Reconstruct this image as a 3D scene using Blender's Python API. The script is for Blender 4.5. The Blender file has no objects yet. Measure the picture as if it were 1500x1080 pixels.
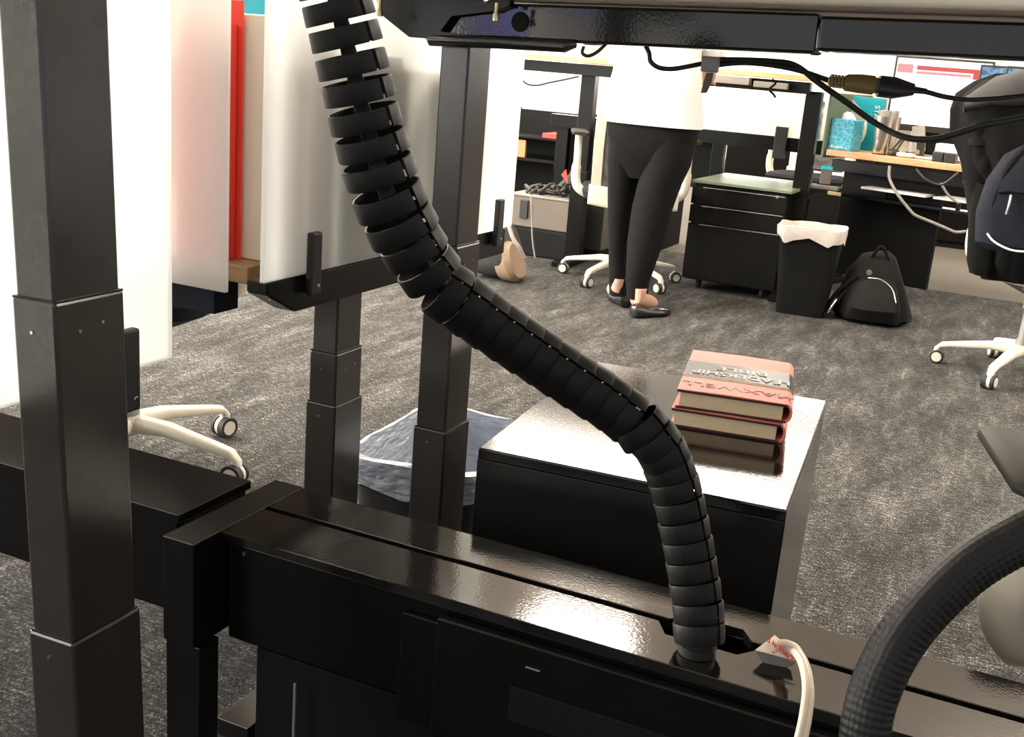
import bpy, bmesh, math, random
from mathutils import Vector, Matrix, Euler
from mathutils import noise as mnoise
random.seed(7)
PI = math.pi
S = bpy.context.scene
COL = S.collection

# ---------------------------------------------------------------- camera
FPX, CX, CY, H = 1619.0, 750.0, 540.0, 1.08
def _n(v): return v.normalized()
_ex = _n(Vector((3800, 765, -1619)) * 1.0); _ex = _n(Vector((750 + 3050, -(540 + 225), -1619)))
_ey = Vector((1518 - 750, 540 - 152, 1619)).normalized()
_ey = (_ey - _ex * _ey.dot(_ex)).normalized()
_ez = _ex.cross(_ey)
if _ez.y < 0: _ez = -_ez
ROWS = (_ex, _ey, _ez)
CAM = Vector((0, 0, H))
def ray(px, py):
    d = Vector((px - CX, CY - py, FPX))
    return Vector((ROWS[0].dot(d), ROWS[1].dot(d), ROWS[2].dot(d)))
def aY(px, py, y): v = ray(px, py); return CAM + v * (y / v.y)
def aZ(px, py, z): v = ray(px, py); return CAM + v * ((z - H) / v.z)
def aD(px, py, d): return CAM + ray(px, py) * (d / FPX)
right = Vector((_ex.x, _ey.x, _ez.x)); up = Vector((_ex.y, _ey.y, _ez.y)); fwd = Vector((_ex.z, _ey.z, _ez.z))
cd = bpy.data.cameras.new('camera'); co = bpy.data.objects.new('camera', cd); COL.objects.link(co)
M = Matrix((right, up, -fwd)).transposed().to_4x4(); M.translation = CAM
co.matrix_world = M
cd.sensor_width = 36; cd.lens = FPX / 1500 * 36; cd.clip_start = 0.02; cd.clip_end = 100
S.camera = co

# ---------------------------------------------------------------- world, lights, exposure
w = bpy.data.worlds.new('world'); S.world = w; w.use_nodes = True
bg = w.node_tree.nodes['Background']; bg.inputs[0].default_value = (0.96, 0.97, 1.0, 1); bg.inputs[1].default_value = 0.85
def area(name, loc, rot, sx, sy, power, col=(1, .9, .76)):
    l = bpy.data.lights.new(name, 'AREA'); l.shape = 'RECTANGLE'; l.size = sx; l.size_y = sy; l.energy = power; l.color = col
    o = bpy.data.objects.new(name, l); COL.objects.link(o); o.location = loc; o.rotation_euler = rot; return o
CEIL = 2.8
for (x, y, sx, sy, p) in ((-2.05, 6.65, 2.1, 1.25, 190), (-1.2, 8.2, .6, .5, 18), (-1.62, 4.78, .48, .46, 70), (-5.2, 5.0, 1.2, 1.2, 170), (-5.2, 1.6, 1.2, 1.2, 220),
                          (-5.0, 8.6, 1.2, 1.2, 330), (3.2, 4.0, 1.2, 1.2, 150), (3.2, 8.0, 1.2, 1.2, 170),
                          (-3.1, 2.9, .6, 1.2, 150), (1.6, 3.2, .6, .8, 60), (-1.2, 10.6, 1.6, 1.0, 200)):
    area('ceiling_lamp', (x, y, CEIL - .03), (0, 0, 0), sx, sy, p)
# added upward fill lamps, no fixtures, to brighten the ceiling
for (x, y) in ((-6, 2), (-6, 7), (-2.2, 3.6), (1.6, 4.6), (3.6, 9.2), (4.6, 6)):
    area('ceiling_fill', (x, y, 2.2), (PI, 0, 0), 2.0, .25, 150)
area('left_fill', (-8.8, 1.6, 1.6), (math.radians(90), 0, math.radians(-90)), 5.0, 1.8, 1500, (1, .97, .92))  # added fill lamp, whitens the frosted screens; the wall has no window
area('back_fill', (-2.0, 13.8, 1.7), (math.radians(-90), 0, 0), 12.0, 1.6, 600, (1, .98, .95))  # added lamp backlighting the far white screens, no opening behind it
# added lamp behind the camera on the left, brightens the near column
area('rear_left_fill', (-5.6, -4.4, 1.55), (math.radians(90), 0, math.radians(-52)), 3.0, 2.0, 160, (1, .95, .86))
S.view_settings.view_transform = 'Standard'; S.view_settings.look = 'None'
S.view_settings.gamma = 1; S.view_settings.use_curve_mapping = False
S.view_settings.exposure = -0.2
S.cycles.max_bounces = 8; S.cycles.transmission_bounces = 6; S.cycles.use_denoising = True
S.cycles.sample_clamp_indirect = 8

# ---------------------------------------------------------------- materials
MATS = {}
def mat(name, col, rough=.5, metal=0, spec=.5, emis=None, es=0, bump=0, bscale=200, var=0, vscale=8, alpha=None, coat=0, trans=0, ior=1.5):
    if name in MATS: return MATS[name]
    m = bpy.data.materials.new(name); m.use_nodes = True; nt = m.node_tree; b = nt.nodes['Principled BSDF']
    b.inputs['Base Color'].default_value = (*col, 1); b.inputs['Roughness'].default_value = rough
    b.inputs['Metallic'].default_value = metal; b.inputs['Specular IOR Level'].default_value = spec
    b.inputs['Coat Weight'].default_value = coat; b.inputs['Transmission Weight'].default_value = trans; b.inputs['IOR'].default_value = ior
    if emis: b.inputs['Emission Color'].default_value = (*emis, 1); b.inputs['Emission Strength'].default_value = es
    tc = nt.nodes.new('ShaderNodeTexCoord')
    if var:
        n = nt.nodes.new('ShaderNodeTexNoise'); n.inputs['Scale'].default_value = vscale; n.inputs['Detail'].default_value = 5
        nt.links.new(tc.outputs['Object'], n.inputs['Vector'])
        mx = nt.nodes.new('ShaderNodeMixRGB'); mx.inputs[1].default_value = (*[c * (1 - var) for c in col], 1); mx.inputs[2].default_value = (*[min(1, c * (1 + var)) for c in col], 1)
        nt.links.new(n.outputs['Fac'], mx.inputs[0]); nt.links.new(mx.outputs[0], b.inputs['Base Color'])
    if bump:
        n = nt.nodes.new('ShaderNodeTexNoise'); n.inputs['Scale'].default_value = bscale; n.inputs['Detail'].default_value = 3
        nt.links.new(tc.outputs['Object'], n.inputs['Vector'])
        bp = nt.nodes.new('ShaderNodeBump'); bp.inputs['Strength'].default_value = bump; bp.inputs['Distance'].default_value = .002
        nt.links.new(n.outputs['Fac'], bp.inputs['Height']); nt.links.new(bp.outputs[0], b.inputs['Normal'])
    MATS[name] = m; return m
gloss = mat('black_enamel', (.009, .008, .007), .07, spec=.8, bump=.05, bscale=260)
glossflat = mat('black_powder_steel', (.013, .012, .011), .13, spec=.7, bump=.08, bscale=500)
satin = mat('black_satin_steel', (.005, .0047, .0043), .25, spec=.26, var=.3, vscale=14, bump=.08, bscale=900)
steelcol = mat('black_column_paint', (.030, .027, .022), .22, spec=.7, var=.25, vscale=18, bump=.05, bscale=700)
plastic = mat('black_plastic', (.016, .015, .014), .5, var=.2, vscale=30)
matte = mat('black_matte', (.006, .006, .006), .7, spec=.15, var=.3, vscale=12)
ringm = mat('black_ring_plastic', (.010, .0095, .009), .5, spec=.25, var=.15, vscale=60, bump=.1, bscale=1500)
rubber = mat('black_rubber', (.02, .02, .02), .7)
white = mat('white_plastic', (.80, .78, .70), .38, var=.04)
cream = mat('cream_plastic', (.78, .72, .60), .35, var=.04)
greyp = mat('grey_plastic', (.23, .21, .19), .5, var=.1)
chrome = mat('chrome', (.75, .72, .68), .18, metal=1, var=.05)
brass = mat('brass_screw', (.62, .5, .33), .25, metal=1, var=.1)
paint = mat('wall_paint', (.78, .74, .67), .7, var=.03)
papers = mat('page_paper', (.74, .58, .37), .8, var=.08, vscale=120)
leatherpink = mat('coral_leather', (.80, .25, .20), .5, spec=.2, var=.12, vscale=20, bump=.15, bscale=300)
leatherblk = mat('black_leather', (.012, .009, .008), .3, spec=.12, var=.3, vscale=40)
leatherolive = mat('olive_leather', (.16, .10, .03), .5, spec=.15, var=.2, vscale=40)
darkred = mat('dark_red_lining', (.055, .014, .014), .5, var=.2)
redm = mat('red_card', (.85, .05, .03), .5, var=.08)
cyanm = mat('cyan_card', (.02, .50, .66), .4, var=.1)
tealm = mat('teal_card', (.0, .26, .33), .45, var=.1)
cloth = mat('black_cloth', (.006, .0057, .0055), .85, spec=.15, var=.35, vscale=25, bump=.5, bscale=900)
greycloth = mat('grey_cloth', (.055, .053, .052), .85, spec=.2, var=.3, vscale=10, bump=.4, bscale=700)
navy = mat('navy_cloth', (.010, .011, .019), .8, spec=.2, var=.3, vscale=25, bump=.5, bscale=800)
shirt = mat('white_cotton', (.86, .82, .80), .8, var=.03, vscale=5)
skin = mat('skin', (.62, .36, .27), .5, var=.06, vscale=20)
hairm = mat('brown_hair', (.07, .035, .018), .6, var=.4, vscale=40)
shoem = mat('black_shoe', (.012, .012, .014), .25, spec=.7, var=.2)
liner = mat('white_liner', (.72, .66, .60), .45, var=.12, vscale=12, bump=.6, bscale=60)
tanm = mat('tan_leather', (.25, .17, .11), .55, var=.25, vscale=15)
boxm = mat('grey_felt', (.13, .11, .09), .8, var=.12, vscale=12)
orangem = mat('orange_card', (.55, .22, .09), .6, var=.1)
cord = mat('cream_vinyl', (.80, .68, .55), .35, var=.05)
gold = mat('mustard_plastic', (.22, .15, .035), .4, var=.15, vscale=60)
purp = mat('dark_plug_plastic', (.02, .016, .022), .35)
silver = mat('brushed_steel', (.62, .57, .52), .3, metal=1, var=.05, vscale=10)
greenglass = mat('green_tinted_glass', (.15, .19, .13), .35, spec=.1, var=.05)
laminate = mat('cream_laminate', (.80, .72, .60), .45, var=.03)
lavglow = mat('lavender_reflection_glow', (.05, .05, .1), .4, emis=(.36, .33, .85), es=2.4, var=.05)  # emission of the made-up panel reflected in the raised beam
tagm = mat('tag_paper', (.80, .66, .55), .6, var=.06, vscale=60)
rededge = mat('red_print', (.62, .08, .05), .6, var=.1)
blackprint = mat('dark_print', (.05, .04, .04), .6, var=.1)
goldprint = mat('gold_deboss', (.42, .38, .30), .35, var=.2, vscale=60)
brownprint = mat('brown_deboss', (.16, .07, .05), .5, var=.2, vscale=60)
scr = mat('screen_white', (.02, .02, .02), .2, emis=(1, .99, 1), es=1.6, var=.1)
scrred = mat('screen_red', (.02, .02, .02), .2, emis=(.9, .10, .09), es=.95, var=.1)
scrpink = mat('screen_pink', (.02, .02, .02), .2, emis=(1, .45, .45), es=.95, var=.1)

def wood_mat(name, c1, c2, scale=3):
    m = bpy.data.materials.new(name); m.use_nodes = True; nt = m.node_tree; b = nt.nodes['Principled BSDF']; b.inputs['Roughness'].default_value = .42
    tc = nt.nodes.new('ShaderNodeTexCoord'); mp = nt.nodes.new('ShaderNodeMapping'); mp.inputs['Scale'].default_value = (scale, scale * 12, scale * 12)
    n = nt.nodes.new('ShaderNodeTexNoise'); n.inputs['Scale'].default_value = 2.5; n.inputs['Detail'].default_value = 7
    r = nt.nodes.new('ShaderNodeValToRGB'); r.color_ramp.elements[0].color = (*c1, 1); r.color_ramp.elements[1].color = (*c2, 1); r.color_ramp.elements[0].position = .35; r.color_ramp.elements[1].position = .65
    nt.links.new(tc.outputs['Object'], mp.inputs[0]); nt.links.new(mp.outputs[0], n.inputs['Vector']); nt.links.new(n.outputs['Fac'], r.inputs[0]); nt.links.new(r.outputs[0], b.inputs['Base Color'])
    MATS[name] = m; return m
wood = wood_mat('light_maple', (.50, .27, .12), (.66, .40, .20))
wood2 = wood_mat('honey_maple', (.36, .20, .09), (.45, .27, .13))

def frosted():
    m = bpy.data.materials.new('frosted_glass'); m.use_nodes = True; nt = m.node_tree; nt.nodes.clear()
    out = nt.nodes.new('ShaderNodeOutputMaterial'); t = nt.nodes.new('ShaderNodeBsdfTranslucent'); t.inputs[0].default_value = (.95, .95, .93, 1)
    rf = nt.nodes.new('ShaderNodeBsdfRefraction'); rf.inputs['Color'].default_value = (.94, .95, .92, 1); rf.inputs['Roughness'].default_value = .55; rf.inputs['IOR'].default_value = 1.05
    d = nt.nodes.new('ShaderNodeBsdfDiffuse'); d.inputs[0].default_value = (.92, .92, .89, 1)
    n = nt.nodes.new('ShaderNodeTexNoise'); n.inputs['Scale'].default_value = 3
    mth = nt.nodes.new('ShaderNodeMath'); mth.operation = 'MULTIPLY_ADD'; mth.inputs[1].default_value = .1; mth.inputs[2].default_value = .32
    nt.links.new(n.outputs['Fac'], mth.inputs[0])
    m1 = nt.nodes.new('ShaderNodeMixShader'); nt.links.new(mth.outputs[0], m1.inputs[0]); nt.links.new(t.outputs[0], m1.inputs[1]); nt.links.new(d.outputs[0], m1.inputs[2])
    m2 = nt.nodes.new('ShaderNodeMixShader'); m2.inputs[0].default_value = .35; nt.links.new(m1.outputs[0], m2.inputs[1]); nt.links.new(rf.outputs[0], m2.inputs[2])
    nt.links.new(m2.outputs[0], out.inputs[0]); MATS['frosted'] = m; return m
frost = frosted()

def carpet_mat():
    m = bpy.data.materials.new('carpet'); m.use_nodes = True; nt = m.node_tree; b = nt.nodes['Principled BSDF']
    b.inputs['Roughness'].default_value = .95; b.inputs['Specular IOR Level'].default_value = .1
    tc = nt.nodes.new('ShaderNodeTexCoord')
    def noise(scale, det, mp=None, rough=.6):
        n = nt.nodes.new('ShaderNodeTexNoise'); n.inputs['Scale'].default_value = scale; n.inputs['Detail'].default_value = det; n.inputs['Roughness'].default_value = rough
        if mp:
            k = nt.nodes.new('ShaderNodeMapping'); k.inputs['Scale'].default_value = mp[0]; k.inputs['Rotation'].default_value = (0, 0, mp[1])
            nt.links.new(tc.outputs['Object'], k.inputs[0]); nt.links.new(k.outputs[0], n.inputs['Vector'])
        else: nt.links.new(tc.outputs['Object'], n.inputs['Vector'])
        return n
    def mathn(op, a, bb):
        k = nt.nodes.new('ShaderNodeMath'); k.operation = op
        for i, v in enumerate((a, bb)):
            if isinstance(v, (int, float)): k.inputs[i].default_value = v
            else: nt.links.new(v, k.inputs[i])
        return k.outputs[0]
    fib = noise(260, 3, ((1, .5, 1), .6), .8).outputs['Fac']
    fib2 = noise(95, 3, ((.4, 1.5, 1), -.5), .75).outputs['Fac']
    blot = noise(7, 7, ((1.6, .45, 1), .9), .72).outputs['Fac']
    big = noise(2.2, 3).outputs['Fac']
    s = mathn('ADD', mathn('MULTIPLY', fib, .46), mathn('MULTIPLY', fib2, .30))
    s = mathn('ADD', s, mathn('MULTIPLY', blot, .20)); s = mathn('ADD', s, mathn('MULTIPLY', big, .04))
    st1 = noise(3.2, 4, ((1.2, 16, 1), .35), .6).outputs['Fac']; st2 = noise(3.0, 4, ((15, 1.3, 1), .5), .6).outputs['Fac']
    for q in (st1, st2): s = mathn('ADD', s, mathn('MULTIPLY', mathn('MAXIMUM', mathn('SUBTRACT', q, .57), 0), .22))
    r = nt.nodes.new('ShaderNodeValToRGB'); e = r.color_ramp.elements
    e[0].position = .455; e[0].color = (.016, .0145, .0135, 1); e[1].position = .62; e[1].color = (.29, .285, .275, 1)
    k = r.color_ramp.elements.new(.53); k.color = (.056, .055, .0535, 1)
    nt.links.new(s, r.inputs[0])
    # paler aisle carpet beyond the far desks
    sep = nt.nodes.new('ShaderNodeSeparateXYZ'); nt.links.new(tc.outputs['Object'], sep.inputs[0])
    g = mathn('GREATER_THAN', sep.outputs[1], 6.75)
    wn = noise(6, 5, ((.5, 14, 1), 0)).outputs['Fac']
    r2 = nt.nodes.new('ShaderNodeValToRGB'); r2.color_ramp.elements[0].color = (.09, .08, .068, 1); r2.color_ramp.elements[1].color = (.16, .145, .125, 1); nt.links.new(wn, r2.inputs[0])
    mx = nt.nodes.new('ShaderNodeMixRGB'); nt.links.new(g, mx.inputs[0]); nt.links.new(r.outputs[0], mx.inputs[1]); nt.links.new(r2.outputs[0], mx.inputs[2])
    nt.links.new(mx.outputs[0], b.inputs['Base Color'])
    bp = nt.nodes.new('ShaderNodeBump'); bp.inputs['Strength'].default_value = .6; bp.inputs['Distance'].default_value = .004
    nt.links.new(s, bp.inputs['Height']); nt.links.new(bp.outputs[0], b.inputs['Normal'])
    return m
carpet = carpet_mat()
def mesh_mat():
    m = bpy.data.materials.new('chair_mesh'); m.use_nodes = True; nt = m.node_tree; b = nt.nodes['Principled BSDF']; out = nt.nodes['Material Output']
    b.inputs['Base Color'].default_value = (.10, .095, .085, 1); b.inputs['Roughness'].default_value = .7
    tc = nt.nodes.new('ShaderNodeTexCoord'); v = nt.nodes.new('ShaderNodeTexVoronoi'); v.inputs['Scale'].default_value = 170; v.inputs['Randomness'].default_value = .1
    nt.links.new(tc.outputs['Object'], v.inputs['Vector'])
    g = nt.nodes.new('ShaderNodeMath'); g.operation = 'GREATER_THAN'; g.inputs[1].default_value = .33; nt.links.new(v.outputs['Distance'], g.inputs[0])
    t = nt.nodes.new('ShaderNodeBsdfTransparent'); mx = nt.nodes.new('ShaderNodeMixShader')
    nt.links.new(g.outputs[0], mx.inputs[0]); nt.links.new(t.outputs[0], mx.inputs[1]); nt.links.new(b.outputs[0], mx.inputs[2]); nt.links.new(mx.outputs[0], out.inputs[0])
    return m
chairmesh = mesh_mat()
def pattern_cyan():
    m = bpy.data.materials.new('cyan_dotted_card'); m.use_nodes = True; nt = m.node_tree; b = nt.nodes['Principled BSDF']; b.inputs['Roughness'].default_value = .4
    tc = nt.nodes.new('ShaderNodeTexCoord'); v = nt.nodes.new('ShaderNodeTexVoronoi'); v.inputs['Scale'].default_value = 45; v.feature = 'DISTANCE_TO_EDGE'
    nt.links.new(tc.outputs['Object'], v.inputs['Vector']); r = nt.nodes.new('ShaderNodeValToRGB')
    r.color_ramp.elements[0].color = (.20, .62, .75, 1); r.color_ramp.elements[1].color = (.015, .34, .50, 1); r.color_ramp.elements[1].position = .12
    nt.links.new(v.outputs['Distance'], r.inputs[0]); nt.links.new(r.outputs[0], b.inputs['Base Color']); return m
cyandot = pattern_cyan()
def blue_screen():
    m = bpy.data.materials.new('screen_blue_picture'); m.use_nodes = True; nt = m.node_tree; b = nt.nodes['Principled BSDF']; b.inputs['Base Color'].default_value = (.02, .02, .02, 1)
    tc = nt.nodes.new('ShaderNodeTexCoord'); n = nt.nodes.new('ShaderNodeTexNoise'); n.inputs['Scale'].default_value = 22; n.inputs['Detail'].default_value = 6; nt.links.new(tc.outputs['Object'], n.inputs['Vector'])
    r = nt.nodes.new('ShaderNodeValToRGB'); r.color_ramp.elements[0].position = .4; r.color_ramp.elements[0].color = (.0, .12, .45, 1); r.color_ramp.elements[1].position = .62; r.color_ramp.elements[1].color = (.35, .9, 1, 1)
    nt.links.new(n.outputs['Fac'], r.inputs[0]); nt.links.new(r.outputs[0], b.inputs['Emission Color']); b.inputs['Emission Strength'].default_value = .8; return m
bluescr = blue_screen()
def foil_mat():
    m = bpy.data.materials.new('clear_liner_film'); m.use_nodes = True; nt = m.node_tree; b = nt.nodes['Principled BSDF']
    b.inputs['Base Color'].default_value = (.50, .54, .62, 1); b.inputs['Roughness'].default_value = .18; b.inputs['Specular IOR Level'].default_value = .9; b.inputs['Metallic'].default_value = .25
    tc = nt.nodes.new('ShaderNodeTexCoord'); mp = nt.nodes.new('ShaderNodeMapping'); mp.inputs['Scale'].default_value = (1, 1, 2.5); n = nt.nodes.new('ShaderNodeTexNoise'); n.inputs['Scale'].default_value = 28; n.inputs['Detail'].default_value = 6
    nt.links.new(tc.outputs['Object'], mp.inputs[0]); nt.links.new(mp.outputs[0], n.inputs['Vector'])
    bp = nt.nodes.new('ShaderNodeBump'); bp.inputs['Strength'].default_value = .8; bp.inputs['Distance'].default_value = .012; nt.links.new(n.outputs['Fac'], bp.inputs['Height']); nt.links.new(bp.outputs[0], b.inputs['Normal'])
    return m
foil = foil_mat()

# ---------------------------------------------------------------- mesh helpers
def obj(name, bm, m, parent=None, smooth=False, loc=None, rotz=0):
    me = bpy.data.meshes.new(name); bmesh.ops.recalc_face_normals(bm, faces=bm.faces[:]); bm.to_mesh(me); bm.free()
    me.materials.append(m)
    if smooth:
        for p in me.polygons: p.use_smooth = True
        try: me.set_sharp_from_angle(angle=math.radians(40))
        except Exception: pass
    o = bpy.data.objects.new(name, me); COL.objects.link(o)
    if loc is not None: o.location = loc
    o.rotation_euler.z = rotz
    if parent: o.parent = parent
    return o
def tag(o, label=None, cat=None, group=None, kind=None):
    if label: o['label'] = label
    if cat: o['category'] = cat
    if group: o['group'] = group
    if kind: o['kind'] = kind
    return o
def thing(name, label, cat, loc=(0, 0, 0), rotz=0, group=None):
    o = bpy.data.objects.new(name, None); COL.objects.link(o); o.location = loc; o.rotation_euler = (0, 0, rotz); o.empty_display_size = .1
    return tag(o, label, cat, group)
def copy_tree(o, parent=None):
    c = o.copy(); COL.objects.link(c)
    if parent: c.parent = parent
    for ch in [x for x in KIDS(o)]: copy_tree(ch, c)
    return c
def KIDS(o): return [x for x in COL.objects if x.parent == o]
def NB(): return bmesh.new()
def box(bm, x0, x1, y0, y1, z0, z1, bev=0, seg=2, mtx=None):
    r = bmesh.ops.create_cube(bm, size=1)
    vs = r['verts']
    for v in vs: v.co = Vector(((x0 + x1) / 2 + v.co.x * (x1 - x0), (y0 + y1) / 2 + v.co.y * (y1 - y0), (z0 + z1) / 2 + v.co.z * (z1 - z0)))
    if bev:
        es = list({e for v in vs for e in v.link_edges})
        r2 = bmesh.ops.bevel(bm, geom=es, offset=bev, segments=seg, affect='EDGES', profile=.5)
        vs = list({v for f in r2['faces'] for v in f.verts} | {v for v in vs if v.is_valid})
    if mtx is not None:
        for v in vs: v.co = mtx @ v.co
    return vs
def BOX(name, m, parent, x0, x1, y0, y1, z0, z1, bev=.0015, mtx=None, **k):
    bm = NB(); box(bm, min(x0, x1), max(x0, x1), min(y0, y1), max(y0, y1), min(z0, z1), max(z0, z1), bev, mtx=mtx); return obj(name, bm, m, parent, **k)
def frames(pts):
    pts = [Vector(p) for p in pts]; T = []
    for i in range(len(pts)):
        a = pts[max(0, i - 1)]; b = pts[min(len(pts) - 1, i + 1)]; T.append((b - a).normalized())
    n = T[0].orthogonal().normalized(); out = []
    for i, t in enumerate(T):
        n = (n - t * n.dot(t)).normalized(); out.append((pts[i], t, n, t.cross(n)))
    return out
def tube(bm, pts, r, n=10, caps=True, flat=1.0):
    fr = frames(pts); rings = []
    for i, (p, t, a, b) in enumerate(fr):
        rr = r[i] if isinstance(r, (list, tuple)) else r
        rings.append([bm.verts.new(p + (a * math.cos(2 * PI * k / n) + b * math.sin(2 * PI * k / n) * flat) * rr) for k in range(n)])
    for i in range(len(rings) - 1):
        for k in range(n): bm.faces.new((rings[i][k], rings[i][(k + 1) % n], rings[i + 1][(k + 1) % n], rings[i + 1][k]))
    if caps: bm.faces.new(rings[0][::-1]); bm.faces.new(rings[-1])
def cat(pts, sub=6):
    pts = [Vector(p) for p in pts]; out = []
    P = [pts[0] * 2 - pts[1]] + pts + [pts[-1] * 2 - pts[-2]]
    for i in range(1, len(P) - 2):
        for k in range(sub):
            t = k / sub; p0, p1, p2, p3 = P[i - 1:i + 3]
            out.append(.5 * ((2 * p1) + (p2 - p0) * t + (2 * p0 - 5 * p1 + 4 * p2 - p3) * t * t + (3 * p1 - p0 - 3 * p2 + p3) * t ** 3))
    out.append(pts[-1]); return out
def TUBE(name, m, parent, pts, r, n=10, sub=6, **k):
    bm = NB(); tube(bm, cat(pts, sub) if sub else pts, r, n); return obj(name, bm, m, parent, smooth=True, **k)
def lathe(bm, prof, n=24, c=(0, 0, 0), sx=1, sy=1):
    rings = []
    for (r, z) in prof: rings.append([bm.verts.new((c[0] + r * sx * math.cos(2 * PI * k / n), c[1] + r * sy * math.sin(2 * PI * k / n), c[2] + z)) for k in range(n)])
    for i in range(len(rings) - 1):
        for k in range(n): bm.faces.new((rings[i][k], rings[i][(k + 1) % n], rings[i + 1][(k + 1) % n], rings[i + 1][k]))
    bm.faces.new(rings[0][::-1]); bm.faces.new(rings[-1])
def prism(bm, poly, z0, z1):
    a = [bm.verts.new((p[0], p[1], z0)) for p in poly]; b = [bm.verts.new((p[0], p[1], z1)) for p in poly]
    bm.faces.new(a[::-1]); bm.faces.new(b)
    for i in range(len(a)): bm.faces.new((a[i], a[(i + 1) % len(a)], b[(i + 1) % len(a)], b[i]))
def loft(bm, secs, n=20, caps=True, sq=2.0):
    # secs: (centre Vector, half-width vector, half-depth vector)
    rings = []
    for c, a, b in secs:
        c = Vector(c); a = Vector(a); b = Vector(b); rg = []
        for k in range(n):
            u = 2 * PI * k / n; cu, su = math.cos(u), math.sin(u)
            cu = math.copysign(abs(cu) ** (2 / sq), cu); su = math.copysign(abs(su) ** (2 / sq), su)
            rg.append(bm.verts.new(c + a * cu + b * su))
        rings.append(rg)
    for i in range(len(rings) - 1):
        for k in range(n): bm.faces.new((rings[i][k], rings[i][(k + 1) % n], rings[i + 1][(k + 1) % n], rings[i + 1][k]))
    if caps: bm.faces.new(rings[0][::-1]); bm.faces.new(rings[-1])
    return rings
def cylx(bm, c, r, h, axis, n=20, bev=0):
    axis = Vector(axis).normalized(); c = Vector(c)
    if bev: tube(bm, [c, c + axis * bev, c + axis * (h - bev), c + axis * h], [r - bev, r, r, r - bev], n)
    else: tube(bm, [c, c + axis * h], r, n)
def text(name, s, size, m, parent, mtx, extrude=.0004, sx=1, align='CENTER'):
    c = bpy.data.curves.new(name, 'FONT'); c.body = s; c.size = size; c.align_x = align; c.align_y = 'CENTER'; c.extrude = extrude; c.resolution_u = 2
    t = bpy.data.objects.new(name, c); COL.objects.link(t)
    dg = bpy.context.evaluated_depsgraph_get(); me = bpy.data.meshes.new_from_object(t.evaluated_get(dg)); me.name = name
    COL.objects.unlink(t); bpy.data.objects.remove(t)
    for v in me.vertices: v.co = mtx @ Vector((v.co.x * sx, v.co.y, v.co.z))
    me.materials.clear(); me.materials.append(m)
    o = bpy.data.objects.new(name, me); COL.objects.link(o); o.parent = parent; return o
def basis(o, x, y):
    x = Vector(x).normalized(); y = Vector(y); y = (y - x * y.dot(x)).normalized(); z = x.cross(y)
    m = Matrix((x, y, z)).transposed().to_4x4(); m.translation = Vector(o); return m
def displace(o, amp, sc, seed=0):
    for v in o.data.vertices:
        n = mnoise.noise_vector(v.co * sc + Vector((seed, seed * 2, 0))); v.co += n * amp

# ---------------------------------------------------------------- the room
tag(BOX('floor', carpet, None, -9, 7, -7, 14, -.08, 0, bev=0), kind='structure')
tag(BOX('ceiling', paint, None, -9, 7, -1, 14, CEIL, CEIL + .1, bev=0), kind='structure')
tag(BOX('wall_left', paint, None, -9.1, -9, -7, 14, 0, CEIL, bev=0), kind='structure')
tag(BOX('wall_back', paint, None, -9, 7, 14, 14.1, 0, CEIL, bev=0), kind='structure')
tag(BOX('baseboard_left', greyp, None, -9, -8.985, -7, 14, 0, .1), kind='structure')
tag(BOX('baseboard_back', greyp, None, -9, 7, 13.985, 14, 0, .1), kind='structure')

# ================================================================ foreground benches
TW = .058
def column(parent, x1, y0, tops, base=.02, TD=.084):
    """three-stage lifting column; x1 = right face, y0 = near face; tops = stage top heights"""
    names = ('lower_tube', 'middle_tube', 'upper_tube'); ins = (0, .0030, .0058); z = base
    leg = BOX('leg', steelcol, parent, x1 - TW, x1, y0, y0 + TD, base, tops[0], bev=.003)
    for i in (1, 2):
        d = ins[i]
        BOX(names[i], steelcol, leg, x1 - TW + d, x1 - d, y0 + d, y0 + TD - d, tops[i - 1] - .12, tops[i], bev=.003)
        # little guide buttons and the bright wear line at the mouth
        bm = NB(); box(bm, x1 - TW + d * .6, x1 - d * .6, y0 + d * .6, y0 + TD - d * .6, tops[i - 1] - .001, tops[i - 1] + .0012, .0004); obj('collar', bm, satin, leg)
    def rivet(p, ax, par=leg):
        bm = NB(); cylx(bm, p, .0017, .0022, ax, 10); obj('rivet', bm, chrome, par, smooth=True)
    rivet((x1 - TW * .55, y0 + .001, tops[0] - .022), (0, -1, 0)); rivet((x1 - TW * .55, y0 + ins[1] + .001, tops[1] - .03), (0, -1, 0))
    rivet((x1 - ins[1] - .001, y0 + .03, tops[1] - .03), (1, 0, 0)); rivet((x1 - ins[1] - .001, y0 + .058, tops[1] - .026), (1, 0, 0))
    return leg

# our raised desk: desktop, long crossbeam, end arm, two columns
d1 = thing('standing_desk', 'raised height-adjustable desk overhead with black beam and cream underside, hose hanging beside it', 'desk', (-.75, 1.5, 0))
O = Vector((-.75, 1.5, 0))
def at(o, off=O):  # keep parts in world coordinates while parented to a base
    o.location = Vector(o.location) - off; return o
def part(name, m, off, parent, *a, **k): return at(BOX(name, m, parent, *a, **k), off)
lg = at(column(d1, -.742, 1.462, (.512, .805, 1.100)))
part('foot', glossflat, O, d1, -.803, -.745, 1.25, 1.85, 0, .03)
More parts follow.
